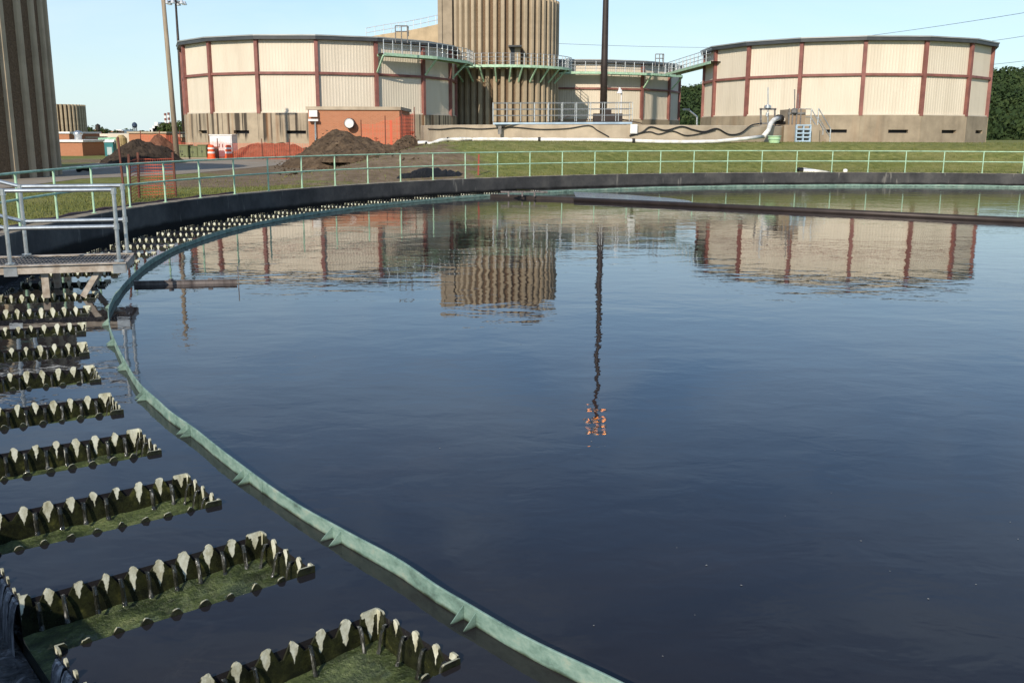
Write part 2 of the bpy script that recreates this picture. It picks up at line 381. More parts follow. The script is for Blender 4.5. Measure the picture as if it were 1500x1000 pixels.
# basin wall
mb = MB(); mb.lathe([(RW, -2.2), (RW, ZW-.02), (RW+.02, ZW), (28.70, ZW), (28.72, ZW-.02), (28.72, .2)], 720, (CX, CY, 0))
o = mb.build('basin_wall', M['darkwall'], loc=(0, 0, 0)); tag(o, 'dark stained circular concrete wall around the settling basin', 'tank wall')
# water: disc plus the bays between the troughs
def tloc(i, lx, ly):     # trough i: lx from the channel wall towards the middle, ly to the side with the larger angle
    a = R(TA[i]); ex = Vector((-math.cos(a), -math.sin(a), 0)); ey = Vector((-math.sin(a), math.cos(a), 0))
    return pol(R_CH, TA[i])+ex*lx+ey*ly
mb = MB(); LEN = R_CH-R_END
cen = Vector((CX, CY, 0)); bd = []
for i in range(NT_): bd += [tloc(i, LEN, HWID+.003), tloc(i, LEN, -HWID-.003)]
e0 = TA[0]+.72; e1 = TA[-1]-.72        # where no trough is in sight the water reaches the wall
n = 270; a0 = e0; a1 = e1+360
rest = [pol(R_END, a0+(a1-a0)*k/n) for k in range(n+1)]
rest[0] = bd[0]; rest[-1] = bd[-1]
ring = bd+rest[::-1][1:-1]
fr = (0, .3, .6, .85, 1)
for p, q in zip(ring, ring[1:]+ring[:1]):
    for u, v in zip(fr[:-1], fr[1:]):
        A, B, C_, D = cen.lerp(p, u), cen.lerp(p, v), cen.lerp(q, v), cen.lerp(q, u)
        mb.face([D, C_, B] if u == 0 else [D, C_, B, A])
for i in range(NT_-1):
    p = [tloc(i, LEN+.0, -HWID-.003), tloc(i, 0, -HWID-.003), tloc(i+1, 0, HWID+.003), tloc(i+1, LEN, HWID+.003)]
    mb.quad(p[0], p[1], p[2], p[3])
    for A, B in ((p[0], p[1]), (p[1], p[2]), (p[2], p[3])): mb.quad(A, B, B+Vector((0, 0, -.30)), A+Vector((0, 0, -.30)))   # the water body standing in the notches
for i in range(NT_):
    A, B = bd[2*i], bd[2*i+1]; mb.quad(A, B, B+Vector((0, 0, -.30)), A+Vector((0, 0, -.30)))
for k in range(n):
    p, q = rest[k], rest[k+1]; a, b = a0+(a1-a0)*k/n, a0+(a1-a0)*(k+1)/n
    mb.quad(p, pol(RW+.01, a), pol(RW+.01, b), q)
struct(mb.build('water', M['water']))
mb = MB(); n = 120
for k in range(n):
    a = e0+(e1-e0)*k/n; b = e0+(e1-e0)*(k+1)/n
    mb.quad(pol(R_CH+.01, b, -.30), pol(RW+.01, b, -.30), pol(RW+.01, a, -.30), pol(R_CH+.01, a, -.30))
struct(mb.build('channel_water', M['chan']))
# ------------------------------------------------------------------ weir plates
ZT0, ZN0, ZB = .032, -.045, -.36
def plate(mb, x0, x1, pitch, th, y0, flip, corner=.055):
    """upright notched plate along local x; inner side (flip=+1: -y side) gets material 0, outer 1, rim 2"""
    pts = []; n = int((x1-x0)/pitch+.2)
    for k in range(n+1):
        xc = x0+k*pitch+random.uniform(-.006, .006)*(0 < k < n); tw = .0175*random.uniform(.82, 1.2); ZT = ZT0+random.uniform(-.009, .005); ZN = ZN0+random.uniform(-.012, .006); ts = random.uniform(-.006, .006)
        if k == 0: pts += [(x0, ZT), (x0+corner*.8, ZT), (x0+corner, ZT-.015)]
        elif k == n: pts += [(xc-.054, ZT-.022), (xc-.050, ZT-.004), (xc-.040, ZT+.004), (x1-.012, ZT+.004), (x1, ZT)]
        else: pts += [(xc-tw-.008, ZT-.020), (xc-tw, ZT-.007), (xc-tw*.4, ZT+ts), (xc+tw*.4, ZT), (xc+tw, ZT-.007-ts), (xc+tw+.008, ZT-.020)]
        if k < n: pts += [(xc+pitch/2-.012, ZN), (xc+pitch/2+.012, ZN)]
    yi, yo = y0, y0+th*flip
    for (xa, za), (xb, zb) in zip(pts[:-1], pts[1:]):
        A, B, C_, D = (xa, yi, za), (xb, yi, zb), (xb, yi, ZB), (xa, yi, ZB)
        mb.quad(D, C_, B, A, 0) if flip > 0 else mb.quad(A, B, C_, D, 0)
        A2, B2, C2, D2 = [(q[0], yo, q[2]) for q in (A, B, C_, D)]
        mb.quad(A2, B2, C2, D2, 1) if flip > 0 else mb.quad(D2, C2, B2, A2, 1)
        mb.quad(A, B, B2, A2, 2) if flip > 0 else mb.quad(A2, B2, B, A, 2)
    for x in (x0, x1): mb.quad((x, yi, ZB), (x, yo, ZB), (x, yo, ZT0-.012), (x, yi, ZT0-.012), 2)
def ribbons(mb, notches, ztop, zbot, w=.034):
    for (p, d, t) in notches:      # p: lip, d: direction of fall, t: along the plate
        p, d, t = Vector(p), Vector(d), Vector(t)
        prev = None
        for s_, z, ww in ((-.012, ztop, .8), (.012, ztop-.004, .9), (.028, ztop-.04, 1), (.042, ztop-.12, .95), (.052, zbot, 1.2)):
            q = [p+d*s_+t*(w*ww*k) for k in (-1, -.35, .35, 1)]
            q = [Vector((v.x, v.y, z))+d*(.008 if k in (1, 2) else 0) for k, v in enumerate(q)]
            if prev:
                for k in range(3): mb.quad(prev[k], prev[k+1], q[k+1], q[k])
            prev = q
ORD = 'nearest second third fourth fifth sixth seventh eighth ninth tenth eleventh twelfth thirteenth fourteenth fifteenth sixteenth seventeenth eighteenth nineteenth twentieth'.split()
def trough_label(i):
    j = i-1
    if i == 0: return 'weir trough under the lower frame edge, nearer than any whole one'
    if j == 0: return 'nearest weir trough, cut by the bottom edge, with a big pale corner tooth'
    if j == 1: return 'mossy notched weir trough beside the cascading channel water, second nearest'
    if j < 9: return '%s weir trough counted back from the bottom edge, pale teeth and green mossy floor' % ORD[j]
    if j < 12: return 'weir trough beneath the steel access platform, %s from the bottom edge' % ORD[j]
    if j < 20: return 'distant weir trough beyond the platform, %s from the bottom edge, pale teeth dots' % ORD[j]
    k = j-20
    w = ['first', 'second', 'third', 'fourth', 'fifth', 'sixth', 'seventh', 'eighth', 'ninth', 'tenth', 'eleventh', 'twelfth', 'thirteenth'][k]
    return 'tiny weir trough far along the dark wall, %s past the twentieth from the bottom edge' % w
PT = (LEN-.055)/9; P9 = PT
def fl(x, y, o=0): return -.145-.04*(1-(y/.32)**2)+.02*mnoise.noise((x*5, y*5, 3+o))+.012*mnoise.noise((x*17, y*17, 8+o))-.06*(1-x/LEN)
protos = []
def make_trough(i):
    tr = thing('weir_trough', trough_label(i), 'weir trough', pol(R_CH, TA[i]), R(TA[i])+PI, 'finger weir troughs round the basin')
    mb = MB(); nx = 26; ny = 12
    for u in range(nx):
        for j in range(ny):
            x0, x1 = LEN*u/nx, LEN*(u+1)/nx; y0, y1 = -.335+.67*j/ny, -.335+.67*(j+1)/ny
            mb.quad((x0, y0, fl(x0, y0, i)), (x1, y0, fl(x1, y0, i)), (x1, y1, fl(x1, y1, i)), (x0, y1, fl(x0, y1, i)))
    mb.build('trough_floor', M['algae'], tr, smooth=True)
    for s_ in (1, -1):
        mb = MB(); plate(mb, 0, LEN, PT, .012, s_*(HWID-.012), s_); mb.build('side_weir', [M['tooth'], M['slime'], M['toothcap']], tr)
    mb = MB(); plate(mb, -HWID+.013, HWID-.013, (2*HWID-.026)/4, .012, 0, 1)
    ew = mb.build('end_weir', [M['tooth_end'], M['slime'], M['toothcap']], tr); ew.location = (LEN-.012, 0, 0); ew.rotation_euler = (0, 0, -PI/2)
    nt = [((P9*(k+.5)+random.uniform(-.01, .01), s_*(HWID-.016), 0), (0, -s_, 0), (1, 0, 0)) for k in range(9) for s_ in (1, -1) if random.random() < .85]
    nt += [((LEN-.016, -.322+.161*(k+.5), 0), (-1, 0, 0), (0, 1, 0)) for k in range(4)]
    mb = MB(); ribbons(mb, nt, -.022, -.165, .011+.004*random.random()); tag(mb.build('spilling_water', M['spill'], tr, smooth=True), kind='stuff')
    protos.append(tr)
for i in range(5): make_trough(i)
for i in range(5, NT_):
    dup(protos[i % 5], pol(R_CH, TA[i]), R(TA[i])+PI, trough_label(i), 'finger weir troughs round the basin')
# launder (collecting channel) behind the troughs
la = thing('effluent_launder', 'collecting channel running behind the weir troughs along the dark wall', 'channel', pol(R_CH, TA[3]), 0)
def lc(p): return Vector(p)-la.location
mb = MB(); n = 200
for k in range(n):
    a = e0+(e1-e0)*k/n; b = e0+(e1-e0)*(k+1)/n
    mb.quad(lc(pol(R_CH, b, -.95)), lc(pol(RW-.004, b, -.95)), lc(pol(RW-.004, a, -.95)), lc(pol(R_CH, a, -.95)))
for a in (e0, e1): mb.obox(lc(pol(R_CH, a, -1)), pol(RW-.004, a)-pol(R_CH, a), (pol(R_CH, a+.2)-pol(R_CH, a)), (0, 0, 1.04))
for i in range(NT_):
    q0, q1 = tloc(i, -.006, -HWID), tloc(i, -.006, HWID)      # below the mouth of each trough
    mb.quad(lc(q0+Vector((0, 0, -.95))), lc(q1+Vector((0, 0, -.95))), lc(q1+Vector((0, 0, -.215))), lc(q0+Vector((0, 0, -.215))))
mb.build('channel_floor', M['slime'], la)
wp0 = None
for i in range(NT_-1):
    a, b = tloc(i, 0, -HWID), tloc(i+1, 0, HWID); L = (b-a).length; d = (b-a).normalized()
    if wp0 is None:
        mb = MB(); plate(mb, 0, L, L/5, .012, 0, 1)
        for y, mi in ((-.002, 1), (.014, 1)): mb.quad((0, y, -1), (L, y, -1), (L, y, ZB+.01), (0, y, ZB+.01), mi)
        w = wp0 = mb.build('channel_weir', [M['tooth_ch'], M['slime'], M['toothcap']], la)
        mb = MB(); ribbons(mb, [((L/5*(k+.5), .004, 0), (0, -1, 0), (1, 0, 0)) for k in range(5)], -.018, -.30, .062)
        s_ = sp0 = tag(mb.build('spilling_water', M['cascade'], w, smooth=True), kind='stuff')
    else:
        w = wp0.copy(); col.objects.link(w); w.parent = la; s_ = sp0.copy(); col.objects.link(s_); s_.parent = w
    # local +y of the plate must point to the basin middle
    w.location = lc(a); ang = math.atan2(d.y, d.x)
    nrm = Vector((-math.sin(ang), math.cos(ang), 0)); mid = (cen-(a+b)/2)
    if nrm.dot(mid) < 0: w.location = lc(b); ang += PI
    w.rotation_euler = (0, 0, ang)
# ------------------------------------------------------------------ scum baffle
TAB = sorted([(-130, 25.775), (-135, 25.783), (-136.1, 25.798), (-137.5, 25.778), (-138.7, 25.74), (-139.9, 25.752), (-141, 25.764), (-143.7, 25.756), (-145.4, 25.748), (-147.3, 25.791), (-149.2, 25.813), (-151.9, 25.786), (-154, 25.782), (-157, 25.80), (-159.4, 25.811), (-161, 25.794), (-163.2, 25.755), (-167, 25.735), (-172, 25.76), (-176.5, 25.80), (-180, 25.775)])
def rb(a):
    while a > 180: a -= 360
    while a <= -180: a += 360
    if a < -180+1e-6 or a > -130: return RB+.03*math.sin(R(a)*9)+.02*math.sin(R(a)*23)
    for (p, q), (s_, t) in zip(TAB[:-1], TAB[1:]):
        if p <= a <= s_:
            u = (a-p)/(s_-p); u = u*u*(3-2*u); return q+(t-q)*u
    return RB
bf = thing('scum_baffle', 'pale teal curved baffle strip standing in the water inside the weir troughs', 'baffle', (CX, CY, 0))
mb = MB(); n = 1440; v0 = len(mb.v)
for k in range(n):
    a = 360*k/n; r = rb(a); zt = .095+.006*math.sin(R(a)*31)+.004*math.sin(R(a)*77)
    for rr, z in ((r+.007, -.35), (r+.007, zt-.004), (r+.004, zt), (r-.004, zt), (r-.007, zt-.004), (r-.007, -.35)):
        mb.v.append((rr*math.cos(R(a)), rr*math.sin(R(a)), z))
for k in range(n):
    k2 = (k+1) % n
    for j in range(5): mb.f.append((k*6+j, k2*6+j, k2*6+j+1, k*6+j+1)); mb.m.append(0)
mb.build('baffle_plate', M['patina'], bf, smooth=False)
for i in range(31):
    a = -137.1-2.93*i+8.79; r = rb(a)+.007
    for da_ in (-.05, .05):
        mb = MB(); t = R(a)+da_/r
        e = Vector((math.cos(t), math.sin(t), 0)); s_ = Vector((-math.sin(t), math.cos(t), 0))*.0025
        A, B, C_ = e*r+Vector((0, 0, .080)), e*r+Vector((0, 0, .002)), e*(r+.085)+Vector((0, 0, .006))
        mb.face([A-s_, B-s_, C_-s_]); mb.face([C_+s_, B+s_, A+s_]); mb.quad(A-s_, C_-s_, C_+s_, A+s_); mb.quad(B+s_, C_+s_, C_-s_, B-s_)
        mb.build('gusset', M['patina'], bf)
for i in range(8):     # lap joints between baffle lengths
    a = -142.35-8.79*i+8.79*1; r = rb(a); t = R(a); e = Vector((math.cos(t), math.sin(t), 0)); s_ = Vector((-math.sin(t), math.cos(t), 0))
    mb = MB(); mb.obox(e*(r+.0075)-s_*.015, s_*.03, e*.004, (0, 0, .088)); mb.build('lap_joint', M['patina'], bf)
# ------------------------------------------------------------------ guard rail round the basin
gr = thing('guard_rail', 'mint green pipe guard rail along the top of the dark basin wall', 'railing', pol(28.5, 150, ZW))
A0 = -174.06+7.6; posts = [A0-3.80*k for k in range(34)]
def grl(p): return p-gr.location
p0 = None
for a in posts:
    if p0 is None:
        mb = MB(); mb.tube([(0, 0, -.002), (0, 0, 1.06)], .026, 10); mb.lathe([(0.001, .012), (.06, .012), (.06, 0)], 12)
        p = p0 = mb.build('post', M['mint'], gr, smooth=False)
    else: p = p0.copy(); col.objects.link(p); p.parent = gr
    p.location = grl(pol(28.5, a, ZW)); p.rotation_euler = (0, 0, R(a))
for nm, z in (('top_rail', 1.07), ('mid_rail', .56)):
    mb = MB(); mb.tube([grl(pol(28.5, posts[0]+(posts[-1]-posts[0])*k/260, ZW+z)) for k in range(261)], .026, 8); mb.build(nm, M['mint'], gr, smooth=True)
# dark hose along the outside of the wall
mb = MB(); mb.tube([pol(28.86+.03*math.sin(k*.9), -150-.9*k, .545+.02*math.sin(k*1.7)) for k in range(54)], .055, 8)
tag(mb.build('hose', M['hose'], smooth=True), 'dark maroon hose lying along the outside of the basin wall', 'hose')
# ------------------------------------------------------------------ access platform
PA = -164.3
pf = thing('access_platform', 'galvanised steel access platform with pipe handrails reaching over the weir troughs', 'platform', pol(RW, PA, .5), R(PA)+PI)
# local x towards the middle (0 at wall), local y = left of that ; near side (camera) is +/-?  width 1.2
PL = 2.71; PW = .60
mb = MB()
for s in (-1, 1): pass
for s in (-1, 1):
    mb = MB(); mb.box(-.35, PL, s*PW-.03 if s > 0 else s*PW-.03, s*PW+.03, -.12, 0); mb.box(-.35, PL, s*PW-.07, s*PW+.07, -.004, .012); mb.build('side_beam', M['plat'], pf)
mb = MB(); mb.box(PL-.05, PL, -PW+.031, PW-.031, -.12, -.005); mb.build('end_beam', M['plat'], pf)
mb = MB()
k = -.33
while k < PL-.07:
    mb.box(k, k+.012, -PW+.032, PW-.032, -.045, -.008); k += .052
for y in (-.4, -.2, 0, .2, .4): mb.box(-.33, PL-.06, y-.006, y+.006, -.05, -.012)
mb.build('deck_grating', M['grate'], pf)
for s in (-1, 1):
    for x in (1.12, PL-.10):
        mb = MB(); mb.tube([(x, s*PW, .012), (x, s*PW, 1.10)], .03, 10); mb.lathe([(.001, .03), (.07, .03), (.07, .005)], 12, (x, s*PW, .012)); mb.box(x-.09, x+.09, s*PW-.036, s*PW+.036, -.15, -.005)
        for z in (.55, 1.07): mb.lathe([(.042, -.045), (.042, .045)], 10, (x, s*PW, z))
        mb.build('post', M['galv'], pf)
    for z in (.55, 1.09):
        mb = MB(); mb.tube([(PL-.10, s*PW, z), (1.12, s*PW, z)], .03, 10); mb.tube([(1.12, s*PW, z), (-.35, s*PW, z+.42), (-.9, s*PW, z+.58)], .03, 10); mb.build('handrail', M['galv'], pf)
    mb = MB(); mb.tube([(-.7, s*PW, .07), (-.7, s*PW, 1.66)], .03, 10); mb.build('post', M['galv'], pf)
    mb = MB(); mb.bar((1.55, s*PW*.8, -.11), (1.55, s*PW*.8, -.50), .1, .08, (0, 1, 0)); mb.build('leg', M['plat'], pf)
    mb = MB(); mb.bar((2.30, s*PW*.8, -.11), (2.05, s*PW*.8, -.50), .08, .10, (0, 1, 0)); mb.build('brace', M['plat'], pf)
# ------------------------------------------------------------------ scum skimming gear
sb = thing('scum_weir', 'short streaked steel scum plate standing in the water below the platform', 'scum plate', onz(200, 418, 0))
def sbl(p): return p-sb.location
a, b = onz(196, 418, 0), onz(347, 415, 0); d = (b-a).normalized(); nn = Vector((-d.y, d.x, 0))
mb = MB(); mb.obox(sbl(a)+Vector((0, 0, -.2)), b-a, nn*.012, (0, 0, .26)); mb.obox(sbl(a)-nn*.02+Vector((0, 0, .061)), b-a, nn*.052, (0, 0, .010))
for t in (.34, .72): mb.obox(sbl(a+d*(b-a).length*t)-nn*.03+Vector((0, 0, .072)), d*.07, nn*.05, (0, 0, .025))
mb.build('blade', M['skim'], sb)
mb = MB(); c = b+d*.02; vv = Vector((b.x, b.y, 0)).normalized(); mb.obox(sbl(c)-vv*.5+Vector((0, 0, -.15)), vv*1.0, d*.014, (0, 0, .36)); mb.build('end_plate', M['skim'], sb)
sa = thing('skimmer_arm', 'long dark floating skimmer arm crossing the far side of the water', 'skimmer arm', onz(845, 292, .05))
def sal(p): return p-sa.location
p0_, p1_ = onz(722, 287, .05), onz(1720, 334, .05)
mb = MB(); mb.tube([sal(onz(842, 292.5, .05)), sal(p1_)], .095, 12); mb.build('beam', M['darkmetal'], sa, smooth=True)
a, b = onz(718, 289, 0), onz(1025, 299.5, 0); d = (b-a).normalized(); nn = Vector((-d.y, d.x, 0))
b = onz(842, 294, 0)
mb = MB(); mb.obox(sal(a)+Vector((0, 0, -.2)), b-a, nn*.03, (0, 0, .30)); mb.obox(sal(a)+nn*.031+Vector((0, 0, .08)), b-a, nn*.25, (0, 0, .04)); mb.build('scraper_blade', M['darkmetal'], sa)
for q in (745, 765, 783):
    p = onz(q, 288, .1); mb = MB(); mb.bar(sal(p), sal(p)+Vector((0, 0, .2)), .06, .06); mb.bar(sal(p)+Vector((-.3, .1, .17)), sal(p)+Vector((.5, .1, .17)), .06, .06); mb.build('hinge', M['skim'], sa)
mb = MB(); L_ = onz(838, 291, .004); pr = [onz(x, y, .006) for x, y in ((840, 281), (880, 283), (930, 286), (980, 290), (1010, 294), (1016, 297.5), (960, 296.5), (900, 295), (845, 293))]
mb.face(pr); tag(mb.build('sky_tinted_scum_film', M['scum']), 'calm scum film with sky reflection painted in pale blue, spread behind the skimmer arm', 'scum film', kind='stuff')  # film's pale blue imitates reflected sky
mb = MB()
for k in range(36):
    u, v_ = random.uniform(230, 1500), random.uniform(430, 1000); p = onz(u, v_, .003)
    if math.hypot(p.x-CX, p.y-CY) > RB-.15: continue
    s_ = random.uniform(.002, .006); n = 6; a0_ = random.random()*6
    mb.face([p+Vector((math.cos(a0_+2*PI*i/n)*s_*random.uniform(.6, 1.6), math.sin(a0_+2*PI*i/n)*s_*random.uniform(.6, 1.6), 0)) for i in range(n)])
tag(mb.build('floating_flecks', simple('foam_fleck', (.34, .33, .30), .3, 9, .7)), 'scattered pale flecks of foam floating on the dark water', 'foam', kind='stuff')
# ------------------------------------------------------------------ covered tanks
N16 = 16; TR = 12.95; ZP0, ZP1, ZG = 4.07, 10.15, 7.32
def tank(cx, cy, rot, label, base, vz, vent_shift=.12):
    t = thing('covered_tank', label, 'tank', (cx, cy, 0))
    to = math.atan2(-cy, -cx)+rot
    def v(i, r, z): a = to+2*PI*i/N16; return Vector((r*math.cos(a), r*math.sin(a), z))
    # concrete base with a recessed vent slot in every bay
    RBs = TR+.02
    for i in range(N16):
        a, b = v(i, RBs, 0), v(i+1, RBs, 0); d = (b-a).normalized(); L = (b-a).length; nrm = Vector((d.y, -d.x, 0))
        if nrm.dot(a+b) < 0: nrm = -nrm
        mb = MB(); h0, h1 = L*(.5+vent_shift)-.83, L*(.5+vent_shift)+.83; z0, z1 = vz, vz+.27
        def q(x, z, o=0): return a+d*x+Vector((0, 0, z))-nrm*o
        for (xa, xb, za, zc) in ((0, L, -.5, z0), (0, L, z1, ZP0), (0, h0, z0, z1), (h1, L, z0, z1)):
            mb.quad(q(xa, za), q(xb, za), q(xb, zc), q(xa, zc))
        for (A, B) in (((h0, z0), (h1, z0)), ((h1, z0), (h1, z1)), ((h1, z1), (h0, z1)), ((h0, z1), (h0, z0))):
            mb.quad(q(*A), q(*B), q(*B, .35), q(*A, .35))
        mb.quad(q(0, ZP0), q(L, ZP0), q(L, ZP0, .3), q(0, ZP0, .3))
        mb.obox(q(-.02, -.5, -.025), d*.05, nrm*-.03, (0, 0, ZP0+.49))
        bp = mb.build('base_wall', base, t)
        mb = MB(); mb.quad(q(h0, z0, .34), q(h1, z0, .34), q(h1, z1, .34), q(h0, z1, .34)); mb.build('vent_slot', M['glass'], bp)
    # corrugated cladding, two sheets a bay
    for i in range(N16):
        a, b = v(i, TR-.20, 0), v(i+1, TR-.20, 0); d = (b-a).normalized(); L = (b-a).length; nrm = Vector((d.y, -d.x, 0))
        if nrm.dot(a+b) < 0: nrm = -nrm
        nr = 19; prof = []
        for k in range(nr):
            x = L*k/nr; w = L/nr; prof += [(x, 0), (x+w*.52, 0), (x+w*.62, .015), (x+w*.9, .015)]
        prof.append((L, 0))
        for z0, z1 in ((ZP0+.002, ZG), (ZG, ZP1)):
            mb = MB()
            for (xa, oa), (xb, ob) in zip(prof[:-1], prof[1:]):
                pa, pb = a+d*xa+nrm*oa, a+d*xb+nrm*ob
                mb.quad(pa+Vector((0, 0, z0)), pb+Vector((0, 0, z0)), pb+Vector((0, 0, z1)), pa+Vector((0, 0, z1)))
            mb.build('cladding_panel', M['clad'], t)
        ga, gb = v(i, TR-.06, ZG), v(i+1, TR-.06, ZG)
        mb = MB(); mb.bar(ga, gb, .12, .20); mb.build('girt', M['redsteel'], t)
        mb = MB(); mb.bar(v(i, TR-.1, ZP0+.05), v(i+1, TR-.1, ZP0+.05), .1, .09); mb.build('base_flashing', M['clad'], t)
    for i in range(N16):
        a = to+2*PI*i/N16; e = Vector((math.cos(a), math.sin(a), 0)); s_ = Vector((-e.y, e.x, 0))
        mb = MB(); mb.obox(e*(TR-.25)-s_*.15+Vector((0, 0, ZP0-.05)), e*.30, s_*.30, (0, 0, ZP1-ZP0+.05))
        mb.build('column', M['redsteel'], t)
    mb = MB()
    for i in range(N16):
        a, b = v(i, TR+.30, ZP1-.16), v(i+1, TR+.30, ZP1-.16); u = Vector((0, 0, .27))
        mb.quad(a, b, b+u, a+u); a2, b2 = v(i, TR-.25, ZP1-.16), v(i+1, TR-.25, ZP1-.16); mb.quad(b, a, a2, b2)
    mb.build('eave_trim', M['fascia'], t)
    mb = MB()
    for i in range(N16):
        a, b = v(i, TR+.36, ZP1+.11), v(i+1, TR+.36, ZP1+.11); u = Vector((0, 0, .10)); mb.quad(a, b, b+u, a+u)
        mb.quad(a, v(i, TR+.2, ZP1+.11), v(i+1, TR+.2, ZP1+.11), b)
        mb.face([a+u, b+u, Vector((0, 0, ZP1+.75))])
    mb.build('roof', M['roof'], t)
    return to
LT = (-18.32, 96.4); RT = (31.19, 95.33); TT = (7.28, 122.17)
toL = tank(*LT, .36-2*PI/16*0, 'large cream covered tank with rust streaked concrete base behind the brick building', M['conc_rust'], 2.36)
toR = tank(*RT, .13, 'large cream covered tank with clean tan concrete base on the right of the lawn', M['conc_base'], 2.62, .14)
toT = tank(*TT, .25, 'cream covered tank farther back, partly behind the dark lamp mast', M['conc_base'], 2.62)
# ------------------------------------------------------------------ ribbed concrete towers
def tower(cx, cy, r, zt, n, fw, label, z0=0, rot=0, fd=.42):
    t = thing('ribbed_tower', label, 'tower', (cx, cy, z0))
    mb = MB(); mb.lathe([(r-fd, -.5), (r-fd, zt-.02), (.01, zt-.02)], 96); mb.build('shaft', M['agg'], t, smooth=False)
    p = None
    for k in range(n):
        a = rot+2*PI*k/n
        if p is None:
            mb = MB(); w = fw/2; y = [(r-fd-.05, -w*1.25), (r-.05, -w), (r, -w+.04), (r, w-.04), (r-.05, w), (r-fd-.05, w*1.25)]
            for (xa, ya), (xb, yb) in zip(y, y[1:]+y[:1]): mb.quad((xa, ya, -.5), (xb, yb, -.5), (xb, yb, zt), (xa, ya, zt))
            mb.face([(x, q, zt) for x, q in y]); p = f = mb.build('fin', M['conc_fin'], t)
        else: f = p.copy(); col.objects.link(f); f.parent = t
        f.rotation_euler = (0, 0, a)
    return t
CT = (-1.2, 105.0)
tw = tower(*CT, 5.95, 15.6, 48, .36, 'tall ribbed concrete tower standing between the cream tanks', rot=.03)
mb = MB(); mb.box(2.2, 4.2, -4.0, -2, 15.6, 16.2); mb.box(2.1, 4.3, -4.1, -1.9, 16.2, 16.35); mb.build('roof_hatch', M['darkmetal'], tw)
mb = MB(); mb.box(-6.2, -4.9, -3.6, 2, -.5, 15.9); mb.box(-6.32, -5.9, -3.75, 2.1, -.5, 16); mb.build('stair_shaft', M['conc_base'], tw)
p = at(756, 77, CT[1]-5.9); lx, lz = p.x-CT[0], p.z
mb = MB(); mb.box(lx-.75, lx+.55, -6.9, -5.4, lz+.45, lz+.6); mb.box(lx-.55, lx-.15, -6.05, -5.4, lz-1.2, lz+.45); mb.build('door_hood', M['fascia'], tw)
mb = MB(); mb.box(lx-.14, lx+.42, -6.1, -5.5, lz-1.3, lz+.45); mb.build('door', M['conc_fin'], tw)
tower(-27.9, 44.2, 7.0, 8.35, 40, .30, 'big ribbed concrete tower cropped by the left frame edge', z0=.4, rot=.02, fd=.16)
q = at(104, 232, 250); tower(q.x-3, 252, 6.4, 9.2, 40, .45, 'small distant ribbed concrete tower beside the cropped one', z0=0, rot=.05, fd=.6)
# swept concrete wall joining the tower behind the tank roof
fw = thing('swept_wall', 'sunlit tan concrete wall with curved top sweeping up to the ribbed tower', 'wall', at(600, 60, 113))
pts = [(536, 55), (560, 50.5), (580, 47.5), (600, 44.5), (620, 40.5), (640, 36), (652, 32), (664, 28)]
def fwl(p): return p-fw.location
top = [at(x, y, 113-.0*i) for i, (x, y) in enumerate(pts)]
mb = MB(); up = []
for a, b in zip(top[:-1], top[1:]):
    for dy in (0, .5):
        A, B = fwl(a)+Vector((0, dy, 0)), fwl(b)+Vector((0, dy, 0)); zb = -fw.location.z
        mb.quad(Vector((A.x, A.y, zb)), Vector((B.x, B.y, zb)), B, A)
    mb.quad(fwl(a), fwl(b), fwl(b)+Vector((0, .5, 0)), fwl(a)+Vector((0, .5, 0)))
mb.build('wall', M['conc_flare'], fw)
mb = MB(); tp = [fwl(p)+Vector((0, .25, 0)) for p in top[:-1]]
for z in (.5, 1.0): mb.tube([p+Vector((0, 0, z)) for p in tp], .035, 6)
for k in range(12):
    u = k/11*(len(tp)-1); i = min(int(u), len(tp)-2); p = tp[i].lerp(tp[i+1], u-i); mb.tube([p, p+Vector((0, 0, 1.0))], .035, 6)
mb.build('railing', M['alu'], fw)
# ladder hoops on the tank roofs
def hoop(px, py, Y, w, h, label):
    p = at(px, py, Y); t = thing('roof_ladder', label, 'ladder', p); mb = MB()
    for x in (-w/2, 0, w/2): mb.tube([(x, 0, -.6), (x, 0, h)], .045, 6)
    for z in (h, h*.4): mb.tube([(-w/2, 0, z), (w/2, 0, z)], .045, 6)
    mb.tube([(w/2, 0, h), (w/2, .8, h), (w/2, .8, 0)], .045, 6); mb.build('rail', M['grate'], t)
hoop(588, 52, 84.5, 1.0, .75, 'dark pipe ladder rails on the edge of the left cream tank roof')
hoop(966, 90, 110, .9, .75, 'dark pipe ladder rails on the farther cream tank roof')
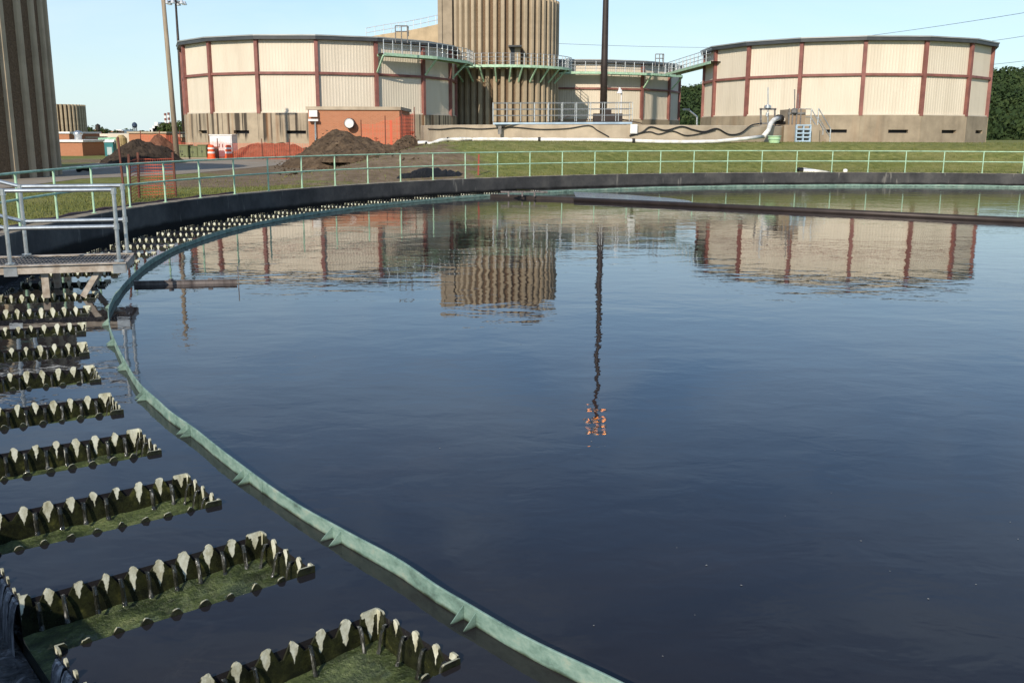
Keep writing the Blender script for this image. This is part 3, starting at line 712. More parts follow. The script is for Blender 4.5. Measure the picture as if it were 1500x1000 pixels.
# ------------------------------------------------------------------ catwalks
ZD = 8.98
def catwalk(name, label, inner, outer, closed_rail_inner=False, bracket_at=(), nb=1.0):
    t = thing(name, label, 'catwalk', (outer[0].x, outer[0].y, ZD))
    L = lambda p, z=0: Vector((p.x, p.y, ZD+z))-t.location
    mb = MB(); mb2 = MB()
    for (a, b), (c, d) in zip(zip(inner[:-1], inner[1:]), zip(outer[:-1], outer[1:])):
        mb.quad(L(a), L(b), L(d), L(c)); mb.quad(L(a, -.08), L(b, -.08), L(d, -.08), L(c, -.08))
        mb2.bar(L(c, -.10), L(d, -.10), .06, .24); mb2.bar(L(a, -.11), L(b, -.11), .06, .2)
    mb.build('deck', M['grate'], t); mb2.build('edge_beam', M['mint'], t)
    for path, on in ((outer, True), (inner, closed_rail_inner)):
        if not on: continue
        for z in (.36, .72, 1.08):
            m3 = MB(); m3.tube([L(p, z) for p in path], .03, 6); m3.build('rail', M['galv'], t)
        for a, b in zip(path[:-1], path[1:]):
            d = b-a; n = max(1, round(d.length/nb))
            for k in range(n):
                p = a+d*(k/n); m3 = MB(); m3.tube([L(p, -.1), L(p, 1.1)], .04, 6); m3.build('post', M['galv'], t)
    for a, b in bracket_at:
        m3 = MB(); m3.bar(L(b, -.2), L(a, -1.5), .13, .13); m3.build('bracket', M['mint'], t)
    return t
def tv(c, to, i, r): a = to+2*PI*i/N16; return Vector((c[0]+r*math.cos(a), c[1]+r*math.sin(a), 0))
# left tank and tower
inn = [tv(LT, toL, i, TR+.25) for i in (0, 1, 2, 2.6)]; out = [tv(LT, toL, i, TR+1.55) for i in (0, 1, 2, 2.5)]
toC = math.atan2(-CT[1], -CT[0])
def cv(deg, r): a = toC+R(deg); return Vector((CT[0]+r*math.cos(a), CT[1]+r*math.sin(a), 0))
degs = [-52, -42, -32, -21, -10, 1, 12, 23, 34, 45, 56, 67, 78]
catwalk('catwalk', 'catwalk with galvanised rails along the upper wall of the left tank', inn, out, bracket_at=[(tv(LT, toL, i, TR+.15), tv(LT, toL, i, TR+1.5)) for i in (0, 1, 2)], nb=.95)
inn = [inn[-1]]+[cv(a, 6.0) for a in degs]; out2 = [out[-1]]+[cv(a, 7.35) for a in degs]
catwalk('catwalk', 'curved catwalk with closely spaced rail posts around the ribbed tower', inn, out2, bracket_at=[(cv(a, 6.0), cv(a, 7.3)) for a in (-50, -40, -28, -17, -5, 7, 16, 28, 40, 52, 64)], nb=.75)
inn3 = [cv(78, 6.0)]+[tv(TT, toT, i, TR+.25) for i in (-1, 0, 1, 2)]; out3 = [out2[-1]]+[tv(TT, toT, i, TR+1.5) for i in (-1, 0, 1, 2)]
catwalk('catwalk', 'catwalk along the farther cream tank, passing behind the dark mast', inn3, out3, bracket_at=[(tv(TT, toT, i, TR+.15), tv(TT, toT, i, TR+1.45)) for i in (0, 1, 2)], nb=1.2)
pa, pb = at(975, 108, 110.5), at(1040, 104, 92); pa.z = pb.z = 0; s_ = (pb-pa).normalized().cross(Vector((0, 0, 1)))
catwalk('footbridge', 'mint edged footbridge joining the farther tank to the right tank', [pa-s_*1.2, pb-s_*1.2], [pa, pb], True, nb=1.5)
# ------------------------------------------------------------------ open filter tank with low concrete wall
FT = (6.5, 70.0); FR = 12.95
fl_ = thing('open_filter_tank', 'low round concrete tank with pale weathered wall behind the lawn', 'tank', (FT[0], FT[1], 0))
mb = MB(); mb.lathe([(FR, 0), (FR, 2.93), (FR-.04, 2.96), (FR-.30, 2.96), (FR-.32, 2.9), (FR-.32, 1.5)], 192)
for k in range(16):
    a = 2*PI*k/16; e = Vector((math.cos(a), math.sin(a), 0)); s_ = Vector((-e.y, e.x, 0)); mb.obox(e*(FR-.02)-s_*.03+Vector((0, 0, 0)), s_*.05, e*.026, (0, 0, 2.9))
mb.build('wall', M['conc_wall'], fl_)
mb = MB(); mb.lathe([(FR-.3, 2.35), (.02, 2.35)], 64); mb.build('stone_media', M['soil'], fl_)
# service walkway on it
def rails(parent, a, b, n, h=1.05, mat=None, rows=(.36, .72, 1.08), r=.018):
    mat = mat or M['galv']
    for z in rows:
        mb = MB(); mb.tube([a+Vector((0, 0, z)), b+Vector((0, 0, z))], r, 6); mb.build('rail', mat, parent)
    for k in range(n+1):
        p = a.lerp(b, k/n); mb = MB(); mb.tube([p, p+Vector((0, 0, max(rows)+.02))], r*1.15, 6); mb.build('post', mat, parent)
wa, wb = at(722, 182.5, 58.6), at(926, 180, 58.6)
sw_ = thing('service_walkway', 'pale blue edged walkway with galvanised rails on top of the round concrete wall', 'walkway', Vector((wa.x, wa.y, 2.97)))
W_ = lambda p: p-sw_.location
wz = 3.02; A, B = Vector((wa.x, 58.6, wz)), Vector((wb.x, 58.6, wz+.06)); Q = Vector((0, 1.5, 0))
mb = MB(); mb.bar(W_(A), W_(B), .08, .11); mb.bar(W_(A+Q), W_(B+Q), .08, .11); mb.build('edge_beam', M['blue'], sw_)
mb = MB(); mb.quad(W_(A+Vector((0, 0, .1))), W_(B+Vector((0, 0, .1))), W_(B+Q+Vector((0, 0, .1))), W_(A+Q+Vector((0, 0, .1)))); mb.build('deck', M['grate'], sw_)
rails(sw_, W_(A+Vector((0, 0, .1))), W_(B+Vector((0, 0, .1))), 10); rails(sw_, W_(A+Q+Vector((0, 0, .1))), W_(B+Q+Vector((0, 0, .1))), 10)
for x in (A.x+.4, B.x-.4, (A.x+B.x)/2):
    mb = MB(); mb.box(x-.1, x+.1, 58.7, 58.9, 2.4, 3.0); mb.build('leg', M['grate'], sw_).location = -sw_.location
# distributor gear behind the rails
dg = thing('distributor_drive', 'dark drive motor and slanting arm behind the walkway rails', 'drive unit', (at(890, 172, 63).x, 63, 2.35))
mb = MB(); mb.box(-.9, .9, -.4, .4, .5, 1.35); mb.box(-.25, .2, -.3, .3, 1.35, 1.6); mb.lathe([(.3, 0), (.3, .5)], 12); mb.build('motor', M['darkmetal'], dg)
for q in (((-.9, 0, 1.0), (-3.4, 0, .75)), ((-2.0, 0, 1.3), (-3.5, 0, .85)), ((.9, 0, 1.0), (2.2, 0, .75))): mb = MB(); mb.bar(*q, .06, .06); mb.build('arm', M['darkmetal'], dg)
# electrical box and cables on the wall
def onwall(px, py, off=0):             # point on the outside of the filter wall under a pixel
    d = ray(px, py); o = Vector((0, 0, H)); a = d.x**2+d.y**2; b = -(d.x*FT[0]+d.y*FT[1]); c = FT[0]**2+FT[1]**2-(FR+off)**2
    dd = b*b-a*c
    t = (-b-math.sqrt(max(dd, 0)))/a; return d*t+o
p = onwall(928, 188, .0); bx = thing('junction_box', 'small grey electrical box on the pale concrete wall', 'electrical box', p)
mb = MB(); mb.box(-.20, .20, -.2, .02, -.30, .22); mb.build('case', M['whitepaint'], bx)
mb = MB(); mb.box(-.17, .17, -.22, -.2, -.26, .18); mb.build('door', M['whitepaint'], bx)
def cable(pxs, r, label):
    pts = [onwall(x, y, .07) for x, y in pxs]; out = []
    for i in range(len(pts)-1):
        p0, p1, p2, p3 = pts[max(i-1, 0)], pts[i], pts[i+1], pts[min(i+2, len(pts)-1)]
        for k in range(6):
            t = k/6; out.append(.5*((2*p1)+(p2-p0)*t+(2*p0-5*p1+4*p2-p3)*t*t+(3*p1-p0-3*p2+p3)*t**3))
    out.append(pts[-1]); mb = MB(); mb.tube(out, r, 6); tag(mb.build('cable', M['cable'], smooth=True), label, 'cable')
cable([(627, 189), (645, 189.5), (670, 187.5), (705, 189), (750, 186.5), (790, 189.5), (830, 188.5), (862, 184), (875, 191), (892, 200.5)], .03, 'thin black cable sagging along the left half of the pale concrete wall')
cable([(922, 199), (940, 194), (953, 186), (975, 191), (998, 185.5), (1015, 190), (1032, 193), (1050, 188.5), (1068, 197), (1085, 195), (1100, 184), (1112, 181.5)], .04, 'thick black cable looping along the right half of the pale concrete wall')
cable([(925, 198.5), (950, 193), (965, 196.5), (985, 192), (1005, 198.5), (1030, 195), (1048, 190.5)], .03, 'thin second cable under the thick looping one')
# white pipe at the foot of the wall
wp = thing('white_pipe', 'long white plastic pipe on the grass, bent up over the wall at its right end', 'pipe', onwall(900, 205, .4))
wl = lambda p: p-wp.location
pp = []
for x in range(690, 1060, 12):
    q = onwall(x, 205, .32); pp.append(Vector((q.x, q.y, gz(q.x, q.y)+.11)))
lf = [onz(x, y, 1.9) for x, y in ((655, 206), (672, 205.5))]
lf = [Vector((p.x, p.y, gz(p.x, p.y)+.13)) for p in [at(655, 206, 58.6), at(672, 205, 57.8)]]
rt = [at(1090, 204, 58.4), at(1118, 200, 59.5)]
mb = MB(); mb.tube([wl(p) for p in lf+pp+[Vector((rt[0].x, rt[0].y, 2.2)), rt[1]]], .105, 12); mb.build('main_run', M['white'], wp, smooth=True)
r1 = [rt[1], at(1125, 192, 60), at(1129, 181, 60.6), at(1134, 175.5, 61.5), at(1141, 173, 62.5)]
mb = MB(); mb.tube([wl(p) for p in r1], .14, 12); mb.build('riser', M['white'], wp, smooth=True)
r2 = [at(1140, 173, 62.4), at(1144, 173.5, 63), at(1148, 177, 63.5), at(1149, 181, 63.6)]
mb = MB(); mb.tube([wl(r2[0]), wl(r2[1])], .22, 12); mb.tube([wl(at(1136, 180, 62.6)), wl(at(1150, 180.5, 63.2))], .1, 8); mb.build('coupling', M['black'], wp, smooth=False)
mb = MB(); mb.tube([wl(p) for p in r2[1:]], .16, 12); mb.build('outlet', M['white'], wp, smooth=True)
for x in (790, 928):
    q = onwall(x, 205, .32); mb = MB(); mb.lathe([(.11, -.08), (.14, -.08), (.14, .08), (.11, .08)], 12); c = mb.build('clamp', M['black'], wp); c.location = wl(Vector((q.x, q.y, gz(q.x, q.y)+.11))); c.rotation_euler = (0, PI/2, 0)
mb = MB(); e = lf[0]
mb.tube([wl(e+Vector((.1, 0, 0))), wl(e+Vector((-.35, -.2, -.02))), wl(e+Vector((-.85, -.6, -.22))), wl(e+Vector((-1.15, -.8, -.24)))], .11, 10); mb.tube([wl(e+Vector((-1.1, -.35, -.16))), wl(e+Vector((-1.7, -.35, -.18)))], .10, 10); mb.build('bent_end', M['white'], wp, smooth=True)
mb = MB(); mb.tube([wl(e+Vector((.0, 0, 0))), wl(e+Vector((.12, 0, 0)))], .15, 10); mb.tube([wl(e+Vector((-1.14, -.8, -.24))), wl(e+Vector((-1.2, -.83, -.24)))], .125, 10); mb.build('coupling', M['black'], wp)
# green tub, crates, valve stands, stair block by the right tank
p = at(1134, 208, 58.6); g = thing('green_tub', 'pale green round plastic tub under the white pipe bend', 'tub', Vector((p.x, p.y, gz(p.x, p.y))))
mb = MB(); mb.lathe([(.02, .0), (.30, 0), (.33, .22), (.34, .22), (.37, .40), (.33, .40), (.30, .1)], 24); mb.build('tub', simple('pale_green_plastic', (.42, .62, .36), .15, 3, .5), g, smooth=False)
mb = MB(); mb.lathe([(.345, .21), (.375, .21), (.375, .25), (.35, .25)], 24); mb.lathe([(.37, .38), (.40, .38), (.40, .42), (.36, .42)], 24); mb.build('rim', M['mint'], g)
blk = thing('stair_block', 'tan concrete chamber with a handrailed stair at the edge of the round wall', 'chamber', (at(1160, 207, 62).x, 62, 0))
bl = lambda p: p-blk.location
x0, x1, x2, x3 = at(1148, 200, 62).x, at(1200, 200, 62).x, at(1222, 200, 62).x, at(1152, 200, 62).x
mb = MB(); mb.box(x0, x1, 62, 65, 1, 3.05); mb.box(x3+.2, at(1178, 200, 62.4).x, 62.4, 64.6, 3.05, 4.0)
for k in range(6): mb.box(x1+(x2-x1)*k/6+.002, x1+(x2-x1)*(k+1)/6, 62.6, 64, 1, 3.0-.28*k)
o = mb.build('block', M['conc_base'], blk); o.location = -blk.location
A, B = Vector((x1-.75, 62.5, 3.0)), Vector((x1, 62.5, 3.0)); Cc = Vector((x2-.1, 62.5, 1.75))
for yy in (0, 1.5):
    o = Vector((0, yy, 0)); mb = MB()
    for z in (.55, 1.05): mb.tube([bl(A+o+Vector((0, 0, z))), bl(B+o+Vector((0, 0, z))), bl(Cc+o+Vector((0, 0, z)))] if yy else [bl(B+o+Vector((0, 0, z))), bl(Cc+o+Vector((0, 0, z)))], .03, 6)
    for p in ((A, B, Cc) if yy else (B, Cc)): mb.tube([bl(p+o), bl(p+o+Vector((0, 0, 1.08)))], .035, 6)
    mb.build('handrail', M['galv'], blk)
mb = MB()
for x in (1156, 1161, 1167, 1173):
    p = at(x, 182, 62.2); mb.box(p.x-.03, p.x+.03, 62.3, 62.38, 3.06, 4.05)
mb.bar(at(1154, 166, 62.35), at(1180, 166, 62.35), .08, .1); mb.tube([at(1164, 166, 62.3), at(1164, 131, 62.3)], .035, 6); mb.tube([at(1169, 166, 62.5), at(1169, 137, 62.5)], .03, 6)
p = at(1163.5, 163, 62.3); mb.lathe([(.02, .2), (.2, .1), (.2, -.1), (.02, -.1)], 10, p)
o = mb.build('gate_frame', M['grate'], blk); o.location = -blk.location
p = at(1173, 207, 61.4); pl = thing('pallet_stack', 'pale blue openwork plastic crates stacked against the concrete chamber', 'crates', Vector((p.x, 61.4, gz(p.x, 61.4))))
mb = MB()
for cx_ in (-.33, .10, .53):
    mb.box(cx_-.04, cx_+.04, -.12, .12, 0, 1.02)
for k in range(5): mb.box(-.36, .56, -.14, .14, .02+.24*k, .10+.24*k)
mb.build('crates', M['blue'], pl)
vs = thing('valve_stand', 'steel gate valve frame with tall rising spindle on the concrete wall', 'valve stand', at(1125, 181, 63))
vl = lambda p: p-vs.location
mb = MB()
for x in (1114.5, 1135): mb.bar(vl(at(x, 184, 63)), vl(at(x, 159.5, 63)), .1, .1, (0, 1, 0))
mb.bar(vl(at(1113, 160, 63)), vl(at(1137, 160, 63)), .1, .12); mb.bar(vl(at(1113, 181, 63)), vl(at(1137, 181, 63)), .1, .1); mb.build('frame', M['grate'], vs)
mb = MB(); mb.tube([vl(at(1125, 184, 63)), vl(at(1125, 128, 63))], [.05, .035], 8); c = vl(at(1124.5, 158, 63)); mb.lathe([(.02, .2), (.22, .12), (.22, -.02), (.02, -.1)], 12, c); c = vl(at(1124, 168, 63)); mb.lathe([(.02, .12), (.1, .1), (.1, -.1), (.02, -.12)], 8, c); mb.build('spindle', M['galv'], vs)
# ------------------------------------------------------------------ masts and poles
def mast(px, py, Y, h, r0, r1, label, lampmat, ringr, group='high lamp masts', n=8):
    p = at(px, py, Y); z = gz(p.x, p.y); t = thing('light_mast', label, 'lamp mast', Vector((p.x, Y, z)), group=group)
    mb = MB(); mb.tube([(0, 0, -.2), (0, 0, h*.3), (0, 0, h*.6), (0, 0, h)], [r0, r0*.8+r1*.2, r0*.5+r1*.5, r1], 14); mb.lathe([(r0*1.7, .05), (r0*1.7, 0)], 14); mb.build('pole', M['darkmetal'], t, smooth=True)
    mb = MB()
    for k in range(24):
        a, b = 2*PI*k/24, 2*PI*(k+1)/24; mb.bar((ringr*math.cos(a), ringr*math.sin(a), h-.4), (ringr*math.cos(b), ringr*math.sin(b), h-.4), .08, .12)
    for k in range(4):
        a = PI*k/2; mb.bar((0, 0, h-.2), (ringr*math.cos(a), ringr*math.sin(a), h-.4), .07, .07)
    mb.build('ring', M['darkmetal'], t)
    for k in range(n):
        a = 2*PI*(k+.5)/n; c = Vector((ringr*1.25*math.cos(a), ringr*1.25*math.sin(a), h-.55))
        mb = MB(); mb.lathe([(.02, .35), (.16, .3), (.36, -.1), (.36, -.2), (.17, -.2)], 12, c); l = mb.build('lamp_head', M['alu'], t)
        mb = MB(); mb.lathe([(.17, -.205), (.01, -.23)], 12, c); mb.build('lens', lampmat, l)
    return t
mast(883.7, 166, 92, 24.3, .34, .15, 'tall dark brown lamp mast rising behind the round concrete wall', M['lamp'], .66, n=6)
pf_ = at(264.5, 66, 150); z9 = at(260.5, 2, 150).z
mast(267.5, 160, 150, z9-.45+.3, .28, .14, 'thin distant lamp mast with white lamp cluster behind the left tank', M['white'], 1.0, n=6)
p = at(258.5, 213, 70); b_ = at(239, -2, 70)
wpz = thing('wooden_pole', 'bare wooden utility pole leaning slightly beside the left tank', 'utility pole', Vector((p.x, 70, .4)))
mb = MB(); tp = b_+(b_-p)*.12; tp = Vector((p.x+(tp.x-p.x)*1.0, 70, tp.z)); mb.tube([Vector((0, 0, -.3)), (tp-wpz.location)*.5, tp-wpz.location], [.19, .165, .13], 12); mb.build('pole', M['wood'], wpz, smooth=True)
mb = MB(); mb.bar(tp-wpz.location+Vector((-.9, 0, -.5)), tp-wpz.location+Vector((.9, 0, -.5)), .1, .12); mb.build('crossarm', M['wood'], wpz)
p = at(909.5, 166, 66); sl = thing('yard_lamp', 'white bell shaped yard lamp on a thin pole by the dark mast', 'lamp', Vector((p.x, 66, 2.35)))
z = at(909, 131, 66).z-2.35
mb = MB(); mb.tube([(0, 0, 0), (0, 0, z-.1), (-.05, 0, z)], .04, 8); mb.build('pole', M['whitepaint'], sl)
mb = MB(); mb.lathe([(.03, .12), (.07, .08), (.09, -.08), (.2, -.26), (.19, -.27)], 16, (-.12, 0, z)); mb.build('lamp_shade', M['whitepaint'], sl)
# ------------------------------------------------------------------ brick building in front of the left tank
def wallbox(mb, x0, x1, y0, y1, z0, z1): mb.box(x0, x1, y0, y1, z0, z1)
p = at(453, 215, 70); q = at(586, 215, 70); zt = at(520, 158, 70).z
bb = thing('brick_building', 'flat roofed orange brick building with round vent fan before the rust streaked tank', 'building', Vector((p.x, 70, .4)))
Lw = q.x-p.x
mb = MB(); mb.box(0, Lw, 0, 7, -.4, zt-.55); mb.build('wall', M['brick'], bb)
mb = MB(); mb.box(-.12, Lw+.12, -.12, 7.12, zt-.549, zt-.33); mb.build('parapet', M['conc_wall'], bb)
c = at(513.5, 181, 70)-bb.location
mb = MB(); mb.lathe([(.36, 0), (.36, .55), (.30, .60)], 24); o = mb.build('fan_duct', M['fascia'], bb); o.location = (c.x, 0, c.z); o.rotation_euler = (PI/2, 0, 0)
mb = MB(); mb.lathe([(.29, .59), (.01, .62)], 24); mb.lathe([(.33, .57), (.30, .62), (.27, .6)], 24); o2 = mb.build('fan_cover', M['whitepaint'], o)
mp = at(457, 168, 69.6)-bb.location
mb = MB(); mb.box(mp.x-.22, mp.x+.35, -.35, -.05, mp.z-.15, mp.z+.3); mb.box(mp.x-.28, mp.x+.4, -.4, -.05, mp.z-.45, mp.z-.3); mb.build('meter_cabinet', M['whitepaint'], bb)
mb = MB(); mb.tube([(mp.x+.15, -.12, 0), (mp.x+.15, -.12, mp.z-.3)], .07, 8); mb.build('conduit', M['galv'], bb)
# ------------------------------------------------------------------ soil heaps
def heap(name, label, px, py, Y, w, dpt, h, mat, seed, sh=1.6, cat='soil heap'):
    p = at(px, py, Y); base = Vector((p.x, Y, gz(p.x, Y)-.15)); mb = MB(); n, m_ = 72, 22
    P = []
    for j in range(m_+1):
        r = j/m_
        for k in range(n):
            a = 2*PI*k/n; rr = r*(1+.16*mnoise.noise((math.cos(a)*1.6+seed, math.sin(a)*1.6, seed)))
            x, y = rr*w/2*math.cos(a), rr*dpt/2*math.sin(a)
            hh = max(0, 1-r**sh)**1.0*(1 if sh > 1 else 1)
            z = h*hh*(1+.22*mnoise.noise((x*.6+seed, y*.6, seed*2)))+(.17*mnoise.fractal((x*1.7, y*1.7, seed), 1, 2, 5))*min(1, (1-r)*3)+.05*mnoise.noise((x*7, y*7, seed))
            P.append((x, y, z+.1 if r < .98 else -.1))
    mb.v = P
    for j in range(m_):
        for k in range(n): k2 = (k+1) % n; mb.f.append((j*n+k, (j+1)*n+k, (j+1)*n+k2, j*n+k2)); mb.m.append(0)
    o = mb.build(name, mat, smooth=False); o.location = base; return tag(o, label, cat)
heap('soil_heap', 'large brown soil heap in front of the brick building', 507, 240, 59.5, 8.2, 7, 2.2, M['soil'], 3.1, 1.3)
heap('soil_heap', 'low spread of clods at the right foot of the large brown soil heap', 560, 240, 57, 7, 4, .8, M['soil'], 8.3, 1.3)
heap('soil_heap', 'small brown soil heap against the orange net by the brick building corner', 597, 214, 64, 3.2, 3, 1.25, M['soil'], 5.2, 1.2)
heap('soil_heap', 'dark soil heap across the road with a long left tail', 211, 239, 66, 5.8, 5, 1.6, M['darksoil'], 7.7, 1.35)
heap('clay_heap', 'low red clay bank behind orange net along the left tank', 400, 233, 79, 8, 5, 1.15, M['redsoil'], 4.4, 2.2, 'clay bank')
heap('clay_heap', 'red clay heap behind the dark soil heap', 236, 226, 79, 3.8, 4, 1.75, M['redsoil'], 6.4, 1.6, 'clay bank')
# clods scattered on the dirt
mb = MB()
for k in range(260):
    u, v_ = random.uniform(400, 620), random.uniform(236, 256); p = onz(u, v_, .55); s_ = random.uniform(.03, .13)
    z = gz(p.x, p.y); c = Vector((p.x, p.y, z+s_*.3)); q = [c+Vector((random.uniform(-1, 1), random.uniform(-1, 1), random.uniform(-.4, .8)))*s_ for _ in range(6)]
    for a in ((0, 1, 2), (0, 2, 3), (0, 3, 4), (0, 4, 5), (1, 2, 4), (2, 3, 5), (1, 4, 5), (1, 5, 3)): mb.face([q[i] for i in a])
for ho in [o for o in col.objects if o.name.startswith('soil_heap')]:
    vs_ = ho.data.vertices
    for k in range(170):
        c = ho.matrix_basis @ vs_[random.randrange(72*6, len(vs_))].co+Vector((random.uniform(-.5, .5), random.uniform(-.5, .5), 0)); s_ = random.uniform(.03, .11)
        c.z = max(c.z-.04, gz(c.x, c.y)); q = [c+Vector((random.uniform(-1, 1), random.uniform(-1, 1), random.uniform(-.4, .8)))*s_ for _ in range(6)]
        for a in ((0, 1, 2), (0, 2, 3), (0, 3, 4), (0, 4, 5), (1, 2, 4), (2, 3, 5), (1, 4, 5), (1, 5, 3)): mb.face([q[i] for i in a])
tag(mb.build('soil_clods', M['soil']), 'loose soil clods strewn around the brown heaps', 'soil', kind='stuff')
# ------------------------------------------------------------------ orange net fences
def net(label, pts, h, hh=None, stake=M['stake'], extra=.25):
    t = thing('safety_fence', label, 'net fence', pts[0]); L = lambda p: p-t.location
    for a, b in zip(pts[:-1], pts[1:]):
        mb = MB(); n = 10
        for k in range(n):
            A, B = a.lerp(b, k/n), a.lerp(b, (k+1)/n); sg = lambda u: -.22*math.sin(PI*u)*h*.3
            wob = lambda u: Vector((0, .06*math.sin(u*7), 0))
            mb.quad(L(A)+wob(k/n), L(B)+wob((k+1)/n), L(B)+wob((k+1)/n)+Vector((0, 0, h+sg((k+1)/n))), L(A)+wob(k/n)+Vector((0, 0, h+sg(k/n))))
        mb.build('net', M['net'], t)
    for p in pts:
        mb = MB(); mb.bar(L(p), L(p)+Vector((random.uniform(-.06, .06), 0, h+extra)), .06, .06, (0, 1, 0)); mb.build('stake', stake, t)
def g3(px, py, Y): p = at(px, py, Y); return Vector((p.x, Y, gz(p.x, Y)))
net('orange net fence with rusty stakes close behind the mint guard rail', [onz(191, 298, .45), onz(204, 290, .45), onz(258, 288, .45)], 1.25, extra=.12)
net('orange net fence along the clay bank left of the brick building', [g3(255, 230, 78), g3(320, 230, 76.5), g3(385, 230, 75), g3(425, 230, 74), g3(466, 225, 73)], 1.3)
net('orange net fence from brick building to the small soil heap', [g3(530, 220, 68), g3(565, 220, 67), g3(590, 220, 66), g3(608, 215, 65.5)], 2.6)
net('orange net fence behind the dark soil heap', [g3(207, 225, 82), g3(235, 225, 81), g3(266, 225, 80)], 1.9)
mb = MB(); p = onz(184, 300, .45); mb.bar(Vector((0, 0, -.1)), Vector((-.07, 0, 1.85)), .05, .05, (0, 1, 0)); o = tag(mb.build('marker_stake', M['stake']), 'tall dark steel stake at the left end of the near orange net', 'stake'); o.location = p
mb = MB(); p = ong(700.5, 256.5); mb.bar(Vector((0, 0, -.1)), Vector((.03, 0, .92)), .07, .05, (0, 1, 0)); o = tag(mb.build('marker_stake', simple('red_stake', (.30, .06, .04), .3, 4, .7)), 'short red stake in the lawn behind the guard rail', 'stake'); o.location = p
# ------------------------------------------------------------------ boxes by the road
def cab(name, label, x0, x1, y0, y1, Y, dep, mat, cat, roof=.06):
    a, b = at(x0, y1, Y), at(x1, y1, Y); z0 = gz(a.x, Y); t = thing(name, label, cat, Vector((a.x, Y, z0))); w = b.x-a.x; h = at(x0, y0, Y).z-z0
    mb = MB(); mb.box(0, w, 0, dep, .1, h-roof); mb.build('body', mat, t)
    mb = MB(); mb.box(-.05, w+.05, -.05, dep+.05, h-roof+.001, h); mb.build('lid', mat, t)
    mb = MB(); mb.box(-.06, w+.06, -.08, dep+.06, -.1, .1); mb.build('plinth', M['conc_base'], t)
    for k in range(2):
        mb = MB(); mb.box(w*(.04+.48*k), w*(.47+.48*k), -.025, -.002, .16, h-roof-.06); d = mb.build('door', mat, t)
        mb = MB(); mb.box(w*(.40 if k == 0 else .55), w*(.44 if k == 0 else .59), -.05, -.026, h*.45, h*.6); mb.build('handle', M['fascia'], d)
    return t
cab('transformer', 'pale olive transformer cabinet beside the wooden pole', 257, 276, 212, 234, 76, 1.2, M['olive'], 'electrical cabinet')
cab('transformer', 'middle olive electrical cabinet with a stepped top', 276, 290, 214, 234, 76.3, 1.2, M['olive'], 'electrical cabinet')
cab('transformer', 'right hand olive cabinet next to the dark green bin', 290.5, 303, 212, 234, 76.1, 1.2, M['olive'], 'electrical cabinet')
cab('storage_bin', 'dark green metal bin between the olive cabinets and white shed', 305, 313.5, 215, 234, 77, 1.4, M['dkgreen'], 'bin')
cab('white_shed', 'white sheet metal equipment shed by the left tank base', 309, 341, 197, 233, 79, 1.6, M['whitepaint'], 'shed', .08)
def barrel(px, Y, label):
    p = g3(px, 233, Y); t = thing('traffic_barrel', label, 'traffic barrel', p, group='orange traffic barrels')
    mb = MB(); mb.lathe([(.02, 0), (.34, 0), (.34, .07), (.29, .08), (.26, .55), (.24, .56), (.22, 1.0), (.15, 1.06), (.02, 1.06)], 20); mb.build('drum', M['orange'], t)
    for z in (.42, .74):
        mb = MB(); mb.lathe([(.305-.07*z, z), (.305-.07*(z+.14), z+.14)], 20); mb.build('band', M['drum_white'], t)
barrel(310, 76, 'orange and white traffic barrel at the left edge of the white shed'); barrel(335.5, 76, 'orange and white traffic barrel at the right edge of the white shed')
# portable toilet, mint pipework, brick outbuildings
p = g3(160.5, 231, 84); t = thing('portable_toilet', 'teal portable toilet with white roof beside the dark soil heap', 'portable toilet', p)
mb = MB(); mb.box(-.36, .36, 0, .8, 0, 1.15); mb.build('cabin', M['teal'], t)
mb = MB(); mb.box(-.15, .26, -.03, -.002, .1, .75); mb.build('door', simple('pale_door', (.40, .48, .48), .1, 2, .5), t)
mb = MB(); mb.box(-.40, .40, -.06, .86, 1.151, 1.2); mb.tube([(-.40, .4, 1.2), (.40, .4, 1.2)], .18, 10); mb.build('roof', M['whitepaint'], t)
t = thing('pipe_gantry', 'mint green pipe gantry with railings in front of the brick outbuildings', 'pipework', g3(150, 232, 92)); L = lambda px, py, Y=92: at(px, py, Y)-t.location
mb = MB(); mb.tube([L(146, 222), L(146, 205), L(174, 204), L(174, 214)], .22, 8); mb.tube([L(150, 213), L(163, 207)], .15, 8); mb.build('pipe', M['mint_dark'], t, smooth=True)
mb = MB(); mb.tube([L(125, 221), L(170, 220)], .10, 6); mb.tube([L(125, 226), L(170, 225)], .08, 6)
for x in (125, 133, 141, 150, 160, 170): mb.tube([L(x, 221), L(x, 233)], .09, 6)
mb.build('railing', M['mint_dark'], t)
mb = MB(); mb.box(L(134, 220).x, L(144, 220).x, 3, 4.5, L(134, 218).z, L(134, 206).z); mb.build('tank', M['grate'], t)
mb = MB(); mb.lathe([(.5, 0), (.5, 1.2), (.2, 1.5)], 14, (L(179, 220).x, 0, L(179, 222).z)); mb.build('valve_body', simple('ochre_paint', (.35, .26, .12), .3, 2, .6), t)
def low(label, x0, x1, ytop, Y, dep, cap=None, mat=None, capw=.25, name='brick_building'):
    a, b = at(x0, 230, Y), at(x1, 230, Y); zt = at((x0+x1)/2, ytop, Y).z; t = thing(name, label, 'building', Vector((a.x, Y, 0))); w = b.x-a.x
    mb = MB(); mb.box(0, w, 0, dep, -.5, zt-capw); mb.build('wall', mat or M['brick'], t)
    mb = MB(); mb.box(-.15, w+.15, -.15, dep+.15, zt-capw+.001, zt); mb.build('roof', cap or M['conc_wall'], t); return t
low('small brick outbuilding with pale coping next to the cropped tower', 70, 122, 205, 84, 6, M['whitepaint'], None, .18)
low('brick outbuilding stepped up behind the small one with pale coping', 60, 104, 193, 108, 8, M['whitepaint'], None, .2)
low('long brick building with a cream roof edge in the middle distance', 118, 192, 196, 118, 14, M['clad'], None, 1.2)
